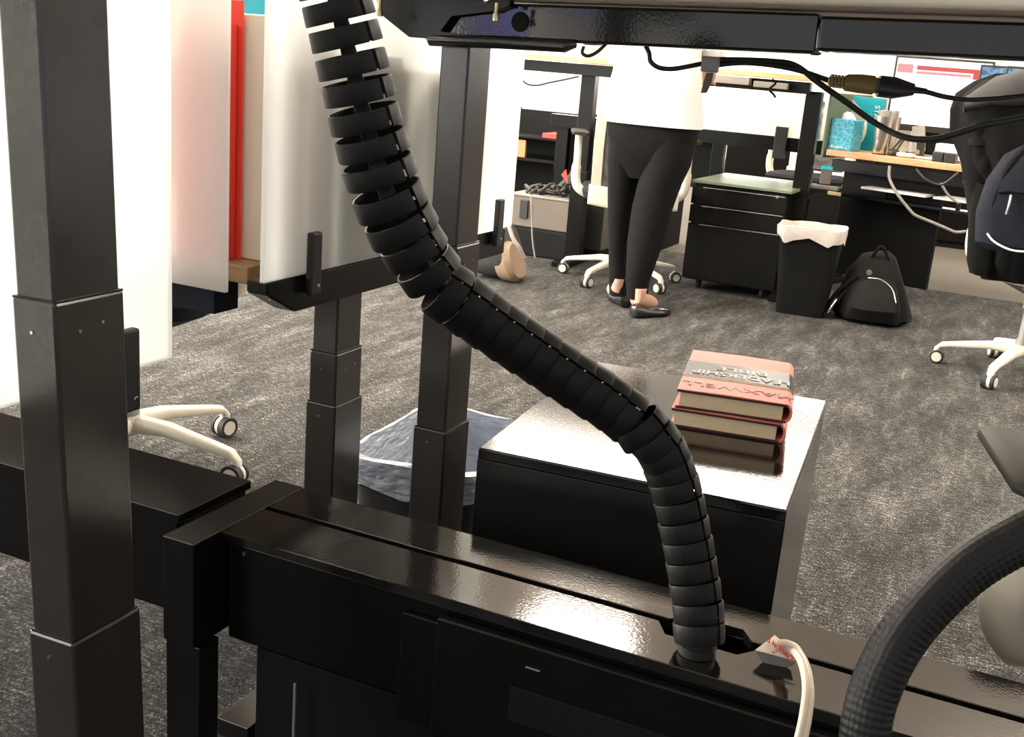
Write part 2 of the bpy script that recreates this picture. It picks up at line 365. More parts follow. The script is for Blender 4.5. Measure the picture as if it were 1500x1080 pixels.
# tilt of the beam, about a degree
tm = Matrix.Translation((-.84, 0, 1.10)) @ Matrix.Rotation(math.radians(-1.45), 4, 'Y') @ Matrix.Translation((.84, 0, -1.10))
bm = NB(); box(bm, -.80, -.262, 1.46, 1.52, 1.103, 1.152, .004, mtx=tm)
beam = at(obj('crossbeam', bm, gloss, d1))
bm = NB(); box(bm, -.2605, .80, 1.463, 1.517, 1.107, 1.149, .004, mtx=tm); at(obj('crossbeam_sleeve', bm, glossflat, d1))
bm = NB(); cylx(bm, tm @ Vector((-.667, 1.462, 1.128)), .0135, .004, (0, -1, 0), 28, .001); at(obj('grommet', bm, matte, beam, smooth=True), Vector((0, 0, 0)))
# round-nosed end arm under the left end, with its welded foot plate
bm = NB(); poly = [aY(px_, py_, 1.44) for (px_, py_) in ((544, -40), (551, 18), (596, 54), (705, 62), (705, 53), (640, 47), (658, 22), (722, 17), (744, 9), (756, -34))]
a = [bm.verts.new((p.x, 1.445, p.z)) for p in poly]; b = [bm.verts.new((p.x, 1.458, p.z)) for p in poly]
bm.faces.new(a); bm.faces.new(b[::-1])
for i in range(len(a)): bm.faces.new((a[i], b[i], b[(i + 1) % len(a)], a[(i + 1) % len(a)]))
bmesh.ops.bevel(bm, geom=bm.edges[:], offset=.0012, segments=1, affect='EDGES')
at(obj('end_bracket', bm, satin, d1))
p0 = aY(622, 58, 1.45); p1 = aY(838, 68, 1.45)
bm = NB(); tube(bm, [p0 + Vector((0, .01, .002)), p0 + Vector((.01, 0, 0)), p0.lerp(p1, .5) + Vector((0, 0, .001)), p1 - Vector((.01, 0, 0)), p1 + Vector((0, .01, .004))], [.004, .0085, .009, .009, .006], 14)
at(obj('swivel_arm', bm, glossflat, d1, smooth=True))
for (px, py) in ((556, 12), (727, 18)):
    c = aY(px, py, 1.40); bm = NB(); tube(bm, [c + Vector((0, 0, .012)), c, c - Vector((0, 0, .003)), c - Vector((0, 0, .011))], [.0028, .0028, .0050, .0046], 16); at(obj('levelling_screw', bm, brass, d1, smooth=True))
c = aY(715, -2, 1.40); bm = NB(); cylx(bm, c, .006, .006, (0, -1, 0), 18, .002); at(obj('bolt', bm, chrome, d1, smooth=True))
# desktop: rounded near edge
bm = NB(); box(bm, -.86, .80, 1.385, 1.97, 1.156, 1.186, .009, 4, mtx=tm)
top = at(obj('desktop', bm, laminate, d1, smooth=True)); 

# the opposite raised desk whose column stands close on the left
O2 = Vector((-.765, .74, 0))
d2 = thing('standing_desk', 'desk on the thick black lifting column closest to the camera at far left', 'desk', O2)
lg2 = at(column(d2, -.735, .698, (.513, .843, 1.22), TD=.090), O2)
pivot = Vector((-.735, .698, .50)) - O2
lg2.matrix_local = Matrix.Translation(pivot) @ Matrix.Rotation(math.radians(-1.7), 4, 'Y') @ Matrix.Translation(-pivot) @ Matrix.Translation(-O2)
part('foot', glossflat, O2, d2, -.80, -.735, .10, .95, 0, .03)
part('upper_rail', glossflat, O2, d2, -.85, -.79, .20, .95, 1.20, 1.25)
part('desktop', laminate, O2, d2, -2.2, -.78, .15, .95, 1.25, 1.28)

# left neighbour desk at sitting height: column, rail, wood top
O3 = Vector((-.98, 1.5, 0))
d3 = thing('standing_desk', 'lowered desk with honey wood top behind the frosted screens at left', 'desk', O3)
at(column(d3, -.950, 1.467, (.511, .598, .70)), O3)
part('foot', glossflat, O3, d3, -1.01, -.95, 1.25, 1.85, 0, .03)
bm = NB(); prof = [(1.275, .745), (1.275, .728), (1.345, .692), (2.08, .692), (2.08, .745)]
a = [bm.verts.new((-.985, p[0], p[1])) for p in prof]; b = [bm.verts.new((-.948, p[0], p[1])) for p in prof]
bm.faces.new(a); bm.faces.new(b[::-1])
for i in range(len(a)): bm.faces.new((a[i], b[i], b[(i + 1) % len(a)], a[(i + 1) % len(a)]))
bmesh.ops.bevel(bm, geom=bm.edges[:], offset=.002, segments=2, affect='EDGES'); at(obj('side_rail', bm, satin, d3), O3)
part('desktop', wood2, O3, d3, -2.45, -1.022, 1.325, 2.05, .725, .752, bev=.002)
part('front_rail', navy, O3, d3, -2.40, -1.12, 1.37, 1.43, .655, .718)
c = aY(400, 434, 1.30); bm = NB(); tube(bm, [c + Vector((0, 0, .014)), c + Vector((0, 0, .004)), c, c - Vector((0, 0, .006))], [.004, .004, .0062, .0058], 16); at(obj('levelling_screw', bm, chrome, d3, smooth=True), O3)

# frosted screens with their black clamps
def clamp(parent, off, c, w=.026, h=.095, t=.012):
    x, y, z = c
    bm = NB(); box(bm, x, x + t, y - w / 2, y + w / 2, z, z + h, .003)
    k = at(obj('clamp', bm, plastic, parent), off)
    bm = NB(); cylx(bm, (x + t - .001, y + w * .18, z + .014), .0032, .0022, (1, 0, 0), 14, .0006); obj('screw', bm, chrome, k, smooth=True)
    return k
def screen(label, x, y0, y1, z0, z1, clamps, axis='y', name='privacy_screen'):
    base = Vector((x, (y0 + y1) / 2, z0)) if axis == 'y' else Vector(((y0 + y1) / 2, x, z0))
    t = thing(name, label, 'screen', base)
    if axis == 'y': part('glass_panel', frost, base, t, x - .004, x + .004, y0, y1, z0, z1, bev=.0012)
    else: part('glass_panel', frost, base, t, y0, y1, x - .004, x + .004, z0, z1, bev=.0012)
    for c in clamps: clamp(t, base, c)
    return t
screen('frosted glass screen behind the nearest column, reaching down left of it', -.868, -.2, .983, .712, 1.19, [(-.864, .905, .668)])
screen('frosted side screen on the lowered desk, hose hanging in front of it', -.948, 1.262, 2.10, .748, 1.24, [(-.9435, 1.375, .716), (-.9435, 2.02, .716)])
screen('frosted front screen with the red folder leaning behind it', 1.293, -2.3, -1.034, .716, 1.22, [], axis='x')

# things on the lowered desk behind the screens
def folder(x0, x1, y, z0, h, label, m):
    t = thing('folder', label, 'folder', ((x0 + x1) / 2, y, z0))
    o = t.location.copy()
    part('back_cover', m, o, t, x0, x1, y + .028, y + .031, z0, z0 + h, bev=.0006)
    bm = NB(); prism(bm, [(x0, 0), (x1 - .018, 0), (x1 - .018, h - .05), (x1 - .035, h - .03), (x0, h - .09)], 0, .003)
    for v in bm.verts: v.co = Vector((v.co.x, y + v.co.z, z0 + v.co.y))
    at(obj('front_pocket', bm, m, t), o)
    part('page_bundle', redm, o, t, x0 + .004, x1 - .008, y + .006, y + .026, z0 + .001, z0 + h - .035, bev=.0005)
folder(-1.165, -1.066, 1.335, .7525, .38, 'bright red card folder standing upright behind the frosted screen', redm)
BX = BOX('storage_box', cream, None, -1.12, -1.032, 1.372, 1.44, .7525, 1.115, bev=.003, loc=None); tag(BX, 'cream box standing right behind the red folder on the wood desk', 'box')
b2 = thing('storage_box', 'grey and cyan carton standing tall behind the red folder', 'box', (-1.25, 1.62, .7525)); ob = Vector(b2.location)
part('carton_body', cyanm, ob, b2, -1.275, -1.15, 1.56, 1.72, .7525, 1.17)
part('lid', greyp, ob, b2, -1.28, -1.148, 1.556, 1.724, 1.17, 1.26)
tag(BOX('storage_box', boxm, None, -1.145, -.966, 1.455, 1.66, .7525, 1.07, bev=.003), 'grey box seen blurred through the frosted side screen, nearer one', 'box')
tag(BOX('storage_box', boxm, None, -1.165, -.972, 1.73, 1.95, .7525, 1.05, bev=.003), 'grey box seen blurred through the frosted side screen, farther one', 'box')

# ================================================================ power beam running between the desks
PB = Vector((-.1, 1.085, 0))
pb = thing('power_beam', 'long glossy black cable beam running low across the foreground', 'cable beam', PB)
ZT = .50
hx0, hx1 = -.262, -.190
bm = NB(); prism(bm, [(-.805, 1.000), (1.2, 1.000), (1.2, 1.085), (hx1 + .03, 1.085), (hx1 + .012, 1.058), (hx0 + .004, 1.058), (hx0 - .01, 1.085), (-.805, 1.085)], ZT - .012, ZT)
bmesh.ops.bevel(bm, geom=[e for e in bm.edges], offset=.0009, segments=1, affect='EDGES'); at(obj('front_lid', bm, gloss, pb), PB)
bm = NB(); prism(bm, [(-.805, 1.096), (hx0, 1.096), (hx0 + .01, 1.118), (hx1 + .005, 1.118), (hx1 + .018, 1.096), (1.2, 1.096), (1.2, 1.169), (-.805, 1.169)], ZT - .012, ZT)
bmesh.ops.bevel(bm, geom=[e for e in bm.edges], offset=.0009, segments=1, affect='EDGES'); at(obj('back_lid', bm, gloss, pb), PB)
part('front_panel', satin, PB, pb, -.795, 1.2, 1.004, 1.012, .358, ZT - .013)
part('back_panel', satin, PB, pb, -.795, 1.2, 1.155, 1.163, .34, ZT - .013)
part('bottom_plate', matte, PB, pb, -.795, 1.2, 1.012, 1.155, .352, .358)
part('end_cap', satin, PB, pb, -.853, -.806, .952, 1.175, .362, ZT, bev=.0012)
part('end_leg', satin, PB, pb, -.852, -.800, .956, .992, 0, .362, bev=.0012)
bm = NB(); cylx(bm, (-.772, 1.0035, .478), .0028, .002, (0, -1, 0), 12); at(obj('screw', bm, chrome, pb, smooth=True), PB)
bx = part('access_door', satin, PB, pb, -.495, 1.2, .985, .998, .335, .482, bev=.0018)
bm = NB(); box(bm, -.40, 0.3, .982, .9855, .388, .43, .0008); obj('slot_cover', bm, matte, bx)
bm = NB(); box(bm, -.385, -.368, .983, .9855, .456, .458, .0004); obj('latch', bm, chrome, bx)
part('bracket_panel', satin, PB, pb, -.545, -.497, .995, 1.003, .335, .47)
part('inner_leg', matte, PB, pb, -.756, -.50, 1.01, 1.03, 0, .352)
part('support_leg', satin, PB, pb, -.48, -.20, 1.02, 1.14, 0, .33)
part('edge_strip', greyp, PB, pb, -.6875, -.6845, .992, .996, .15, .333)
# leftover tray of the left-hand beam
PB2 = Vector((-1.4, 1.07, 0))
pb2 = thing('power_beam', 'shorter dark beam section behind the nearest column, left of the gap', 'cable beam', PB2)
part('lid', satin, PB2, pb2, -2.4, -.873, 1.003, 1.147, .491, .503, bev=.001)
part('front_panel', satin, PB2, pb2, -2.4, -.882, 1.010, 1.018, .362, .49)
part('end_plate', matte, PB2, pb2, -.886, -.876, 1.018, 1.14, .37, .49)
part('support_leg', satin, PB2, pb2, -2.2, -2.05, 1.03, 1.12, 0, .37)

# ================================================================ cable spine (segmented hose)
ctrl = [(486, -24, .965), (496, 15, .96), (506, 53, .955), (516, 94, .95), (525.5, 133, .945), (534.5, 174, .94), (545, 212, .935), (556, 251, .93),
        (571, 294, .93), (588, 330, .94), (606, 362, .96), (628, 396, 1.0), (655, 428, 1.05), (683, 449, 1.08), (709, 468, 1.10), (735, 486, 1.115), (761, 504, 1.125), (787, 521, 1.135),
        (813, 539, 1.145), (839, 556, 1.155), (865, 573, 1.16), (890, 589, 1.17), (914, 607, 1.175), (940, 628, 1.17), (961, 648, 1.165),
        (973, 668, 1.17), (982, 692, 1.175), (990, 716, 1.175), (997, 745, 1.175), (1003, 775, 1.172), (1009, 804, 1.17), (1014, 834, 1.167), (1019, 865, 1.164), (1023, 896, 1.158), (1024, 926, 1.152)]
P = [aD(*c) for c in ctrl]
SPO = Vector((P[-1].x, P[-1].y, ZT))
sp = thing('cable_spine', 'segmented black cable hose snaking from the raised desk down into the beam', 'cable hose', SPO)
toward = (-fwd); gapdir0 = (right * .72 + toward * .69).normalized()
def spine_ring(c, axis, gd, R, h, wall, gap, cone=.0):
    bm = NB(); axis = axis.normalized(); gd = (gd - axis * gd.dot(axis)).normalized(); sd = axis.cross(gd)
    n = 34; secs = []
    for k in range(n + 1):
        a = gap / 2 + (2 * PI - gap) * k / n; dr = gd * math.cos(a) + sd * math.sin(a)
        # the lips of the opening flare out slightly
        e = min(k, n - k) / n; fl = 1 + .012 * max(0, 1 - e * 12)
        pts = []
        for (rr, hh) in ((R * (1 + cone), -h / 2 + .0012), (R * (1 + cone) - .0006, -h / 2), (R * (1 + cone) - wall, -h / 2), (R * (1 - cone) - wall, h / 2), (R * (1 - cone) - .0006, h / 2), (R * (1 - cone), h / 2 - .0012)):
            pts.append(bm.verts.new(c + dr * rr * fl + axis * hh))
        secs.append(pts)
    for i in range(n):
        for j in range(6): bm.faces.new((secs[i][j], secs[i][(j + 1) % 6], secs[i + 1][(j + 1) % 6], secs[i + 1][j]))
    bm.faces.new(secs[0][::-1]); bm.faces.new(secs[-1]); return bm
for i, p in enumerate(P):
    a = P[max(0, i - 1)]; b = P[min(len(P) - 1, i + 1)]; t = (a - b).normalized()
    R = .0310 if i < 10 else .0292; h = (.0172 if i < 8 else .0185); g = .13
    dr_ = (p - CAM).normalized(); kn = ((0, .03), (3, -.03), (6, -.16), (9, -.27), (12, -.30), (22, -.22), (24, -.27), (34, -.22))
    for (i0, k0), (i1, k1) in zip(kn, kn[1:]):
        if i0 <= i <= i1: kk = k0 + (k1 - k0) * (i - i0) / (i1 - i0); break
    t = (t - dr_ * t.dot(dr_)).normalized(); t = (t + dr_ * kk).normalized()
    gd = gapdir0
    if i >= 12: h = .0215
    if 12 <= i <= 22: gd = (toward * .9 + up * .55)
    if 12 <= i <= 22: g = .10
    if i >= 24: h = .0205; R = .0268; g = .12; gd = (right * .62 + toward * .78)
    if i == 12: t = (t + right * -.25).normalized()
    if i == 23: t = (t + right * .25).normalized()
    rg = spine_ring(p, t, gd, R, h, .0021, g, cone=(-.018 if i >= 24 else .024) if i >= 12 else .012)
    at(obj('ring', rg, ringm, sp, smooth=True), SPO)
    if i < len(P) - 1:
        q = P[i + 1]; bm = NB(); sd = right * .009 ; m = (p + q) / 2 - fwd * .006
        ax = (q - p).normalized(); s2 = (right - ax * right.dot(ax)).normalized(); dn = ax.cross(s2).normalized()
        L = (q - p).length / 2 + .004
        loft(bm, [(m - ax * L, s2 * .0078, dn * .006), (m, s2 * .0066, dn * .006), (m + ax * L, s2 * .0078, dn * .006)], 10, sq=4)
        at(obj('link', bm, ringm, sp), SPO)
e = P[-1]; bm = NB(); tube(bm, [e + Vector((0, 0, .01)), e - Vector((0, 0, .012)), e - Vector((0, 0, .0125)), e - Vector((0, 0, .022)), e - Vector((0, 0, .0225)), e - Vector((.001, 0, .046))], [.019, .019, .0205, .0205, .0195, .0185], 24)
at(obj('end_connector', bm, plastic, sp, smooth=True), SPO)

# the gathering bolt-end of the white cord and the braided sleeve
def braided(label, pts, R, n=120, steps=420):
    cl = cat(pts, 70); fr = frames(cl); bm = NB(); rings = []; s = 0
    for i, (p, t, a, b) in enumerate(fr):
        if i: s += (p - fr[i - 1][0]).length
        rg = []
        for k in range(n):
            an = 2 * PI * k / n
            d = .00035 * math.sin(an * 12 + s * 560) * math.sin(an * 12 - s * 560)
            lump = .0012 * math.sin(an * 3 + s * 20)
            rr = R + d + lump; rg.append(bm.verts.new(p + (a * math.cos(an) + b * math.sin(an)) * rr))
        rings.append(rg)
    for i in range(len(rings) - 1):
        for k in range(n): bm.faces.new((rings[i][k], rings[i][(k + 1) % n], rings[i + 1][(k + 1) % n], rings[i + 1][k]))
    bm.faces.new(rings[0][::-1]); bm.faces.new(rings[-1])
    return tag(obj('braided_sleeve', bm, braid, None, smooth=True), label, 'cable sleeve')
braid = mat('braided_nylon', (.007, .007, .007), .42, spec=.4, var=.3, vscale=150, bump=.3, bscale=1200)
braided('thick black braided cable sleeve arching up at lower right', [aD(1610, 735, .86), aD(1500, 784, .86), aD(1410, 838, .86), aD(1330, 922, .86), aD(1284, 1010, .86), aD(1268, 1090, .86), aD(1266, 1190, .87)], .0192)

wc = thing('extension_cord', 'cream two-wire cord with a paper tag looping out of the beam', 'cord', (-.14, 1.09, .49)); wo = Vector(wc.location)
cp = [aD(1140, 985, 1.20), aD(1134, 955, 1.185), aD(1147, 943, 1.15), aD(1165, 953, 1.11), aD(1178, 975, 1.07), aD(1184, 1010, 1.03), aD(1180, 1050, 1.0), aD(1173, 1085, .98), aD(1166, 1120, .97)]
pp = cat(cp, 8); s2 = right * .0031
for sgn in (-1, 1):
    bm = NB(); q = []
    for i, p in enumerate(pp):
        T = (pp[min(i + 1, len(pp) - 1)] - pp[max(i - 1, 0)]).normalized(); sd = T.cross(fwd).normalized(); q.append(p + sd * .0027 * sgn)
    tube(bm, q, .0036, 12); at(obj('wire', bm, cord, wc, smooth=True), wo)
# tag: folded paper loop
def quadsheet(bm, a, b, c, d, nu=10, nv=4, bow=Vector((0, 0, 0)), th=.0005):
    g = []
    nrm = (b - a).cross(d - a).normalized() * th
    for layer in (0, 1):
        L = []
        for j in range(nv + 1):
            r = []
            for i in range(nu + 1):
                u, v = i / nu, j / nv; p = (a * (1 - u) + b * u) * (1 - v) + (d * (1 - u) + c * u) * v + bow * (4 * u * (1 - u)); r.append(bm.verts.new(p + nrm * layer))
            L.append(r)
        g.append(L)
    for layer in (0, 1):
        for j in range(nv):
            for i in range(nu):
                f = (g[layer][j][i], g[layer][j][i + 1], g[layer][j + 1][i + 1], g[layer][j + 1][i]); bm.faces.new(f if layer else f[::-1])
    for j in range(nv):
        bm.faces.new((g[0][j][0], g[1][j][0], g[1][j + 1][0], g[0][j + 1][0])); bm.faces.new((g[0][j][nu], g[0][j + 1][nu], g[1][j + 1][nu], g[1][j][nu]))
    for i in range(nu):
        bm.faces.new((g[0][0][i], g[0][0][i + 1], g[1][0][i + 1], g[1][0][i])); bm.faces.new((g[0][nv][i], g[1][nv][i], g[1][nv][i + 1], g[0][nv][i + 1]))
bm = NB(); A, B, C, D = aD(1107, 953, 1.15), aD(1168, 968, 1.13), aD(1136, 932, 1.17), aD(1134, 930, 1.17)
tA, tB, tC, tD = aD(1135, 931, 1.165), aD(1106, 953, 1.145), aD(1150, 965, 1.135), aD(1172, 968, 1.13)
quadsheet(bm, tB, tC, tD, tA, 10, 4, bow=-fwd * .004 + up * .001)
tg = at(obj('paper_tag', bm, tagm, wc), wo)
bm = NB(); quadsheet(bm, aD(1107, 954, 1.146), aD(1166, 970, 1.133), aD(1160, 976, 1.14), aD(1126, 986, 1.15), 8, 3); at(obj('tag_fold', bm, greyp, wc), wo)
mt = basis(aD(1146, 950, 1.1385), (aD(1168, 966, 1.131) - aD(1132, 936, 1.163)), up) 
text('print', 'EL NO0300CE', .0082, rededge, tg, Matrix.Translation(-Vector((0, 0, 0))) @ mt @ Matrix.Translation((0, -.001, .0028)), sx=.85)
bm = NB()
for k in range(3):
    u = .22 + .2 * k; a_ = tB.lerp(tA, u) - fwd * .002; b_ = tC.lerp(tD, u * .7) - fwd * .002; a_ = a_.lerp(b_, .15); b_ = a_.lerp(b_, .75)
    tube(bm, [a_, (a_ + b_) / 2 - fwd * .003 + up * .001, b_], .0006, 5)
obj('small_print', bm, blackprint, tg)

# ================================================================ near pedestal with books, waste bin
ang = math.radians(4.3)
pc = Vector((-.594, 1.272, 0)) + Vector((.205 * math.cos(ang) - .265 * math.sin(ang), .205 * math.sin(ang) + .265 * math.cos(ang), 0))
pd = thing('filing_pedestal', 'glossy black filing pedestal with two thick books on top', 'cabinet', pc, ang)
HW, HD = .205, .268
BOX('body', matte, pd, -HW + .002, HW - .002, -HD + .002, HD - .02, .045, .560, bev=.001)
BOX('side_panel', glossflat, pd, HW - .002, HW, -HD, HD - .02, .045, .561, bev=.0006)
BOX('side_panel', glossflat, pd, -HW, -HW + .002, -HD, HD - .02, .045, .561, bev=.0006)
BOX('back_panel', glossflat, pd, -HW + .002, HW - .002, -HD, -HD + .002, .045, .561, bev=.0006)
BOX('top', gloss, pd, -HW, HW, -HD, HD, .561, .577, bev=.0022)
for k, (z0, z1) in enumerate(((.05, .30), (.305, .43), (.435, .555))):
    dr = BOX('drawer', glossflat, pd, -HW + .004, HW - .004, HD - .02, HD - .001, z0, z1)
    BOX('handle', chrome, dr, -.06, .06, HD - .001, HD + .012, z1 - .03, z1 - .02)
for sx in (-1, 1):
    for sy in (-1, 1):
        bm = NB(); cylx(bm, (sx * .16 - .01, sy * .2, .0225), .0225, .02, (1, 0, 0), 18, .003); obj('caster', bm, rubber, pd, smooth=True)

def book(label, z, h, rot, dx=0, dy=0, title=False):
    t = thing('book', label, 'book', (-.343 + dx, 1.672 + dy, z), rot)
    W, D_ = .083, .127; cv = leatherpink
    # page block
    bm = NB(); n = 6
    prism(bm, [(-W + .005, -D_ + .004), (W - .012, -D_ + .004), (W - .008, D_ - .004), (-W + .005, D_ - .004)], .0025, h - .0025); obj('page_block', bm, papers, t)
    # cover: one leather wrap, spine rounded on the right
    bm = NB(); prof = [(-W, h), (0, h + .0012), (W - .008, h)]
    for k in range(1, 8):
        a_ = PI / 2 - PI * k / 8; prof.append((W - .008 + math.cos(a_) * .010, h / 2 + math.sin(a_) * h / 2))
    prof += [(W - .008, 0), (-W, 0)]
    inn = [(-W, .0022), (W - .009, .0022)]
    for k in range(1, 8):
        a_ = -PI / 2 + PI * k / 8; inn.append((W - .009 + math.cos(a_) * .0075, h / 2 + math.sin(a_) * (h / 2 - .0022)))
    inn += [(W - .009, h - .0022), (-W, h - .0022)]
    pl = prof + inn
    a_ = [bm.verts.new((p[0], -D_, p[1])) for p in pl]; b_ = [bm.verts.new((p[0], D_, p[1])) for p in pl]
    for i in range(len(pl)): bm.faces.new((a_[i], b_[i], b_[(i + 1) % len(pl)], a_[(i + 1) % len(pl)]))
    m_ = len(prof); N_ = len(pl)
    for k in range(m_ - 1):
        for L in (a_, b_):
            i0, i1 = k, k + 1; j0, j1 = N_ - 1 - k, N_ - 2 - k
            if 0 <= j1 < N_ and j1 >= m_:
                try: bm.faces.new((L[i0], L[i1], L[j1], L[j0]))
                except ValueError: pass
    cvo = obj('cover', bm, cv, t, smooth=True)
    bm = NB(); prism(bm, [(-W + .0005, -D_ - .0005), (W - .006, -D_ - .0005), (W - .010, -D_ + .002), (-W + .001, -D_ + .002)], .0001, .0030)
    prism(bm, [(-W + .0005, -D_ - .0005), (W - .006, -D_ - .0005), (W - .010, -D_ + .002), (-W + .001, -D_ + .002)], h - .0042, h - .0008)
    obj('cover_lining', bm, darkred, t)
    # inlaid dark band with the title, olive stripe
    def band(nm, y0, y1, m, th):
        bm = NB(); P_ = [(-W + .0003, h + th * .4), (0, h + .0012 + th), (W - .008, h + th)]
        for k in range(1, 8):
            aa = PI / 2 - PI * k / 8; P_.append((W - .008 + math.cos(aa) * (.010 + th), h / 2 + math.sin(aa) * (h / 2 + th)))
        P_.append((W - .008, -th * .2)); v0 = [bm.verts.new((p[0], y0, p[1])) for p in P_]; v1 = [bm.verts.new((p[0], y1, p[1])) for p in P_]
        v2 = [bm.verts.new((p[0] * .997, y0, p[1] - th * 1.5)) for p in P_]; v3 = [bm.verts.new((p[0] * .997, y1, p[1] - th * 1.5)) for p in P_]
        for i in range(len(P_) - 1):
            bm.faces.new((v0[i], v0[i + 1], v1[i + 1], v1[i])); bm.faces.new((v2[i], v3[i], v3[i + 1], v2[i + 1]))
            bm.faces.new((v0[i], v2[i], v2[i + 1], v0[i + 1])); bm.faces.new((v1[i], v1[i + 1], v3[i + 1], v3[i]))
        return obj(nm, bm, m, cvo, smooth=True)
    band('cover_band', -.038, .052, leatherblk, .0005); band('cover_stripe', -.050, -.0385, leatherolive, .0005)
    if title:
        R_ = Matrix.Rotation(PI, 4, 'Z')
        for s_, sz, y, m__, zz in (('LEADERSHIP', .0300, -.014, goldprint, h + .0019), ('BIBLE', .0290, .020, goldprint, h + .0019), ('MAXWELL', .0300, -.088, brownprint, h + .0012)):
            text('lettering', s_, sz, m__, cvo, Matrix.Translation((.004, y, zz)) @ R_, sx=.92 if len(s_) > 8 else 1.2, extrude=.0003)
book('lower of two thick coral leather books lying on the pedestal', .5775, .0285, math.radians(9), -.001, -.004)
book('upper coral leather book with black title band, on top of the other', .6068, .0285, math.radians(10.5), 0, .0, True)

def wastebin(label, c, w0, d0, w1, d1, h, rot, m, lin, inner, drop=.05, amp=.006, seed=1):
    t = thing('waste_bin', label, 'waste bin', c, rot)
    bm = NB(); n = 32
    def ringpts(w_, d_, z): return (Vector((0, 0, z)), Vector((w_ / 2, 0, 0)), Vector((0, d_ / 2, 0)))
    rings = loft(bm, [ringpts(w0, d0, 0), ringpts(w1, d1, h)], n, caps=False, sq=6); bm.faces.new(rings[0])
    r2 = loft(bm, [ringpts(w1 - .006, d1 - .006, h), ringpts(w0 - .006, d0 - .006, .006)], n, caps=False, sq=6); bm.faces.new(r2[1])
    for k in range(n): bm.faces.new((rings[1][k], rings[1][(k + 1) % n], r2[0][(k + 1) % n], r2[0][k]))
    obj('bin_body', bm, m, t, smooth=True)
    bm = NB(); n = 64
    secs = [ringpts(w1 + .008, d1 + .008, h - drop), ringpts(w1 + .014, d1 + .014, h - drop * .5), ringpts(w1 + .010, d1 + .010, h + .004), ringpts(w1 - .004, d1 - .004, h + .006),
            ringpts(w1 - .016, d1 - .016, h - .04), ringpts(w1 - .03, d1 - .03, h - .10), ringpts(w1 - .05, d1 - .05, h - .17), ringpts((w0 + w1) / 2 - .08, (d0 + d1) / 2 - .08, h * .28), ringpts(.05, .05, h * .26)]
    rr = loft(bm, secs, n, caps=False, sq=6); bm.faces.new(rr[-1])
    for j, rg in enumerate(rr):
        for k, v in enumerate(rg):
            nz = mnoise.noise(Vector((v.co.x * 22 + seed, v.co.y * 22, v.co.z * 18)))
            dirv = Vector((v.co.x, v.co.y, 0)).normalized()
            if j == 0: v.co.z += nz * drop * .5; v.co += dirv * abs(nz) * .006
            else: v.co += dirv * (abs(nz) * amp if j < 3 else -abs(nz) * amp * 1.6)
            if j in (2, 3): v.co.z += nz * .008
    obj('liner', bm, lin, t, smooth=True)
    return t
wb = (aZ(527, 640, .36) + aZ(690, 708, .36) + aZ(760, 610, .36) + aZ(625, 598, .36)) / 4
wastebin('black waste bin with a crinkled clear liner behind the middle column', (-.925, 1.845, 0), .22, .28, .27, .37, .35, math.radians(2), plastic, foil, foil, seed=3)

